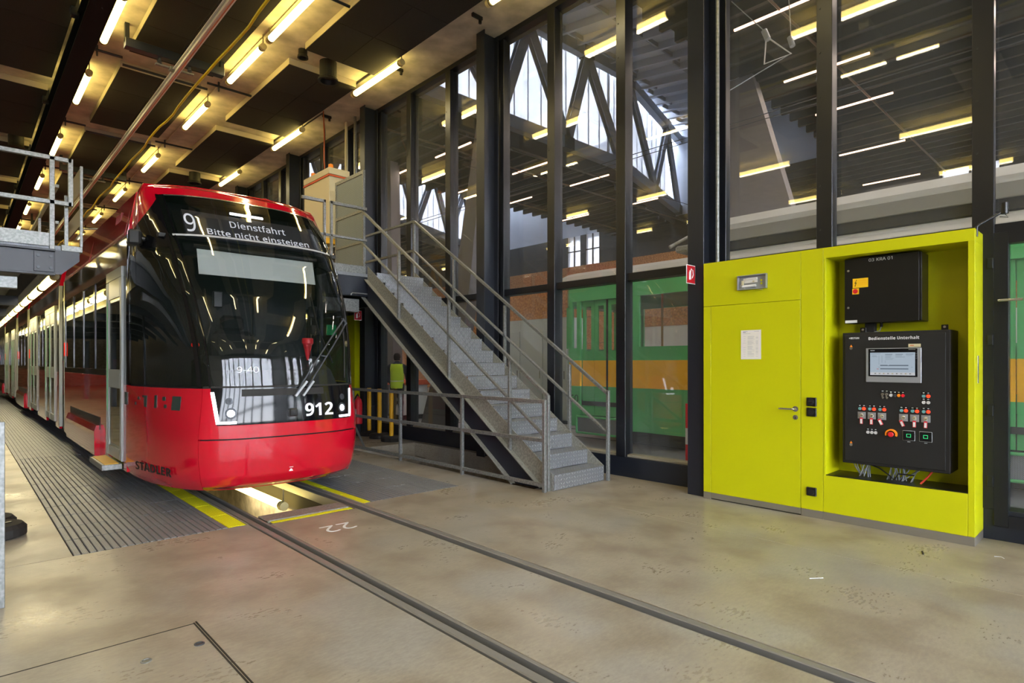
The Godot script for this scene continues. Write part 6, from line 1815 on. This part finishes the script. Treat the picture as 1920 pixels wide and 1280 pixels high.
	for i in 6:
		obj("grab_pole", nb().cyl(Vector3(x0 + 0.8, 0.78, -6.0 + i * 2.1), Vector3(x0 + 0.8, 3.0, -6.0 + i * 2.1), 0.02), M.old_seat, t)
	var red := thing("striped_bollard", "red and white striped marker standing behind the glass next to the black column", "marker", Vector3(7.2, 0, -4.2))
	obj("post", nb().cyl(Vector3(0, 0, 0), Vector3(0, 0.95, 0), 0.03), M.red_plastic, red)
	obj("white_band", nb().cyl(Vector3(0, 0.4, 0), Vector3(0, 0.62, 0), 0.031), M.white_print, red)
	obj("foot", nb().lathe(Vector3.ZERO, [Vector2(0.12, 0), Vector2(0.12, 0.03), Vector2(0, 0.04)], 16), M.rubber, red)

# ---------------------------------------------------------------- services under the ceiling and other small things
func build_small() -> void:
	var bm := thing("ceiling_beam", "long black steel beam hung under the concrete ceiling to the left of the tram", "beam")
	obj("bottom_flange", nb().lohi(Vector3(1.275, 6.30, -46), Vector3(1.54, 6.32, 7.5), 0.004), M.beam_matt, bm)
	obj("web", nb().lohi(Vector3(1.395, 6.32, -46), Vector3(1.42, 6.6, 7.5)), M.beam_matt, bm)
	obj("top_flange", nb().lohi(Vector3(1.275, 6.6, -46), Vector3(1.54, 6.62, 7.5), 0.004), M.beam_matt, bm)
	for k in 14:
		obj("hanger_plate", nb().lohi(Vector3(1.2, 6.55, 5.0 - k * 3.93), Vector3(1.3, 6.8, 5.12 - k * 3.93), 0.004), M.black_steel, bm)
	# contact rail and its brackets
	var cr := thing("contact_rail", "bright aluminium overhead contact rail running above the tram", "contact rail")
	obj("rail_profile", nb().lohi(Vector3(2.59, 6.20, -46), Vector3(2.61, 6.29, 7.5), 0.003).lohi(Vector3(2.565, 6.19, -46), Vector3(2.635, 6.205, 7.5), 0.003).lohi(Vector3(2.56, 6.285, -46), Vector3(2.64, 6.30, 7.5), 0.003), M.alu, cr)
	obj("contact_wire", nb().cyl(Vector3(2.6, 6.18, -46), Vector3(2.6, 6.18, 7.5), 0.008, -1, 8), M.copper_cable, cr)
	var zb := [-2.8, -10.85, -18.9, -27.0]
	for i in 4:
		var z: float = zb[i]
		var b := thing("rail_bracket", "dark cross beam with insulators carrying the contact rail, %s" % ["behind the camera", "the nearest in view", "the second in view", "the farthest"][i], "bracket")
		obj("cross_beam", nb().lohi(Vector3(1.9, 6.42, z - 0.07), Vector3(3.35, 6.56, z + 0.07), 0.006), M.black_steel, b)
		obj("hanger", nb().lohi(Vector3(1.9, 6.5, z - 0.04), Vector3(1.96, 6.8, z + 0.04)).lohi(Vector3(3.29, 6.5, z - 0.04), Vector3(3.35, 6.8, z + 0.04)), M.black_steel, b)
		for x in [2.38, 2.82]:
			obj("insulator", nb().lathe(Vector3(x, 6.31, z), [Vector2(0.02, 0), Vector2(0.04, 0.02), Vector2(0.022, 0.035), Vector2(0.04, 0.055), Vector2(0.022, 0.07), Vector2(0.02, 0.12)], 12), M.steel_grey, b)
		obj("carrier", nb().lohi(Vector3(2.32, 6.295, z - 0.03), Vector3(2.88, 6.32, z + 0.03), 0.003).lohi(Vector3(2.52, 6.27, z - 0.05), Vector3(2.68, 6.33, z + 0.05), 0.004), M.galv, b)
	# yellow cable, slightly wavy
	var pts := []
	var rng := RandomNumberGenerator.new()
	rng.seed = 41
	for k in 90:
		pts.append(Vector3(2.98 + sin(k * 0.9) * 0.018 + (rng.randf() - 0.5) * 0.02, 6.24 + sin(k * 1.3) * 0.02, 4.0 - k * 0.45))
	tag(obj("yellow_cable", nb().tube(pts, 0.021, 8), M.yellow_cable), "yellow cable running under the ceiling to the right of the contact rail", "cable")
	# cross conduits in the gaps between panels
	var nth := ["nearest", "second", "third", "fourth", "fifth", "sixth"]
	for k in 6:
		var z := -7.95 - k * 3.98
		var c := thing("cross_conduit", "dark conduit across the ceiling between two rows of panels, %s from the camera" % nth[k], "conduit", Vector3(0, 0, z))
		obj("conduit", nb().cyl(Vector3(1.56, 6.72, 0), Vector3(2.06, 6.72, 0), 0.022).cyl(Vector3(3.4, 6.72, 0), Vector3(4.24, 6.72, 0), 0.022).cyl(Vector3(2.06, 6.60, 0), Vector3(3.4, 6.60, 0), 0.022), M.black_steel, c)
		for x in [1.7, 3.6]:
			obj("clip", nb().lohi(Vector3(x - 0.015, 6.72, -0.015), Vector3(x + 0.015, 6.8, 0.015)).lohi(Vector3(x - 0.012, 6.62, -0.012), Vector3(x + 0.012, 6.72, 0.012)), M.steel_grey, c)
		var lc := obj("lamp_conduit", nb().cyl(Vector3(3.62, 6.77, 0.0), Vector3(3.62, 6.77, -3.9), 0.01), M.cream_box, c)
	# round outlets
	var outs := [[4.77, -9.82, 0.17, 0.34, "large black round outlet under the ceiling between the first two panels by the facade"], [4.27, -9.73, 0.085, 0.14, "small black round detector beside the large outlet under the ceiling"], [4.83, -18.1, 0.17, 0.3, "large black round outlet above the tram roof"], [1.0, -18.0, 0.17, 0.3, "large black round outlet left of the black beam"], [0.35, -13.9, 0.15, 0.25, "black round outlet at the left edge of the picture under the ceiling"]]
	for o in outs:
		var v := thing("ceiling_outlet", o[4], "vent", Vector3(o[0], 6.8, o[1]))
		var r: float = o[2]
		var h: float = o[3]
		obj("drum", nb().lathe(Vector3.ZERO, [Vector2(r * 0.86, 0.0), Vector2(r * 0.86, -h + 0.06), Vector2(r, -h + 0.04), Vector2(r * 1.06, -h), Vector2(r * 0.8, -h), Vector2(r * 0.7, -h + 0.08), Vector2(0.0, -h + 0.08)], 24), M.box_black_matt, v)
	# small black fixtures on the slab edge
	for q in [[-6.9, "near"], [-9.1, "middle"], [-11.9, "far"]]:
		var c := thing("ceiling_clamp", "small black clamp under the slab edge by the facade, the %s one" % q[1], "clamp", Vector3(5.75, 6.8, q[0]))
		obj("block", nb().box(Vector3(0, -0.05, 0), Vector3(0.2, 0.06, 0.05), Basis.IDENTITY, 0.01), M.box_black, c)
		obj("stub", nb().cyl(Vector3(0.06, -0.06, 0), Vector3(0.06, -0.13, 0), 0.025), M.box_black, c)
	tag(obj("lamp_cable", nb().cyl(Vector3(5.5, 6.77, 6.5), Vector3(5.5, 6.77, -20), 0.014, -1, 8), M.cable_black), "dark supply cable along the lamps beside the facade", "cable")
	# galvanised post and rubber feet at the left edge of the picture
	tag(obj("steel_post", nb().lohi(Vector3(0.10, 0, -4.80), Vector3(0.213, 1.14, -4.765), 0.003), M.galv), "galvanised flat post standing at the left edge of the picture", "post")
	for q in [[0.24, -6.72, 0.0, "the nearer one"], [0.19, -7.08, 0.0, "the farther one"]]:
		var f := thing("rubber_foot", "black rubber barrier foot on the floor at the left edge, %s" % q[3], "barrier foot", Vector3(q[0], 0, q[1]))
		obj("foot", nb().lathe(Vector3.ZERO, [Vector2(0.16, 0.0), Vector2(0.21, 0.015), Vector2(0.21, 0.08), Vector2(0.18, 0.115), Vector2(0, 0.12)], 24), M.rubber, f)
		obj("handle_slot", nb().box(Vector3(0.05, 0.121, 0.02), Vector3(0.12, 0.006, 0.025), Basis(Vector3.UP, 0.5), 0.002), M.box_black, f)
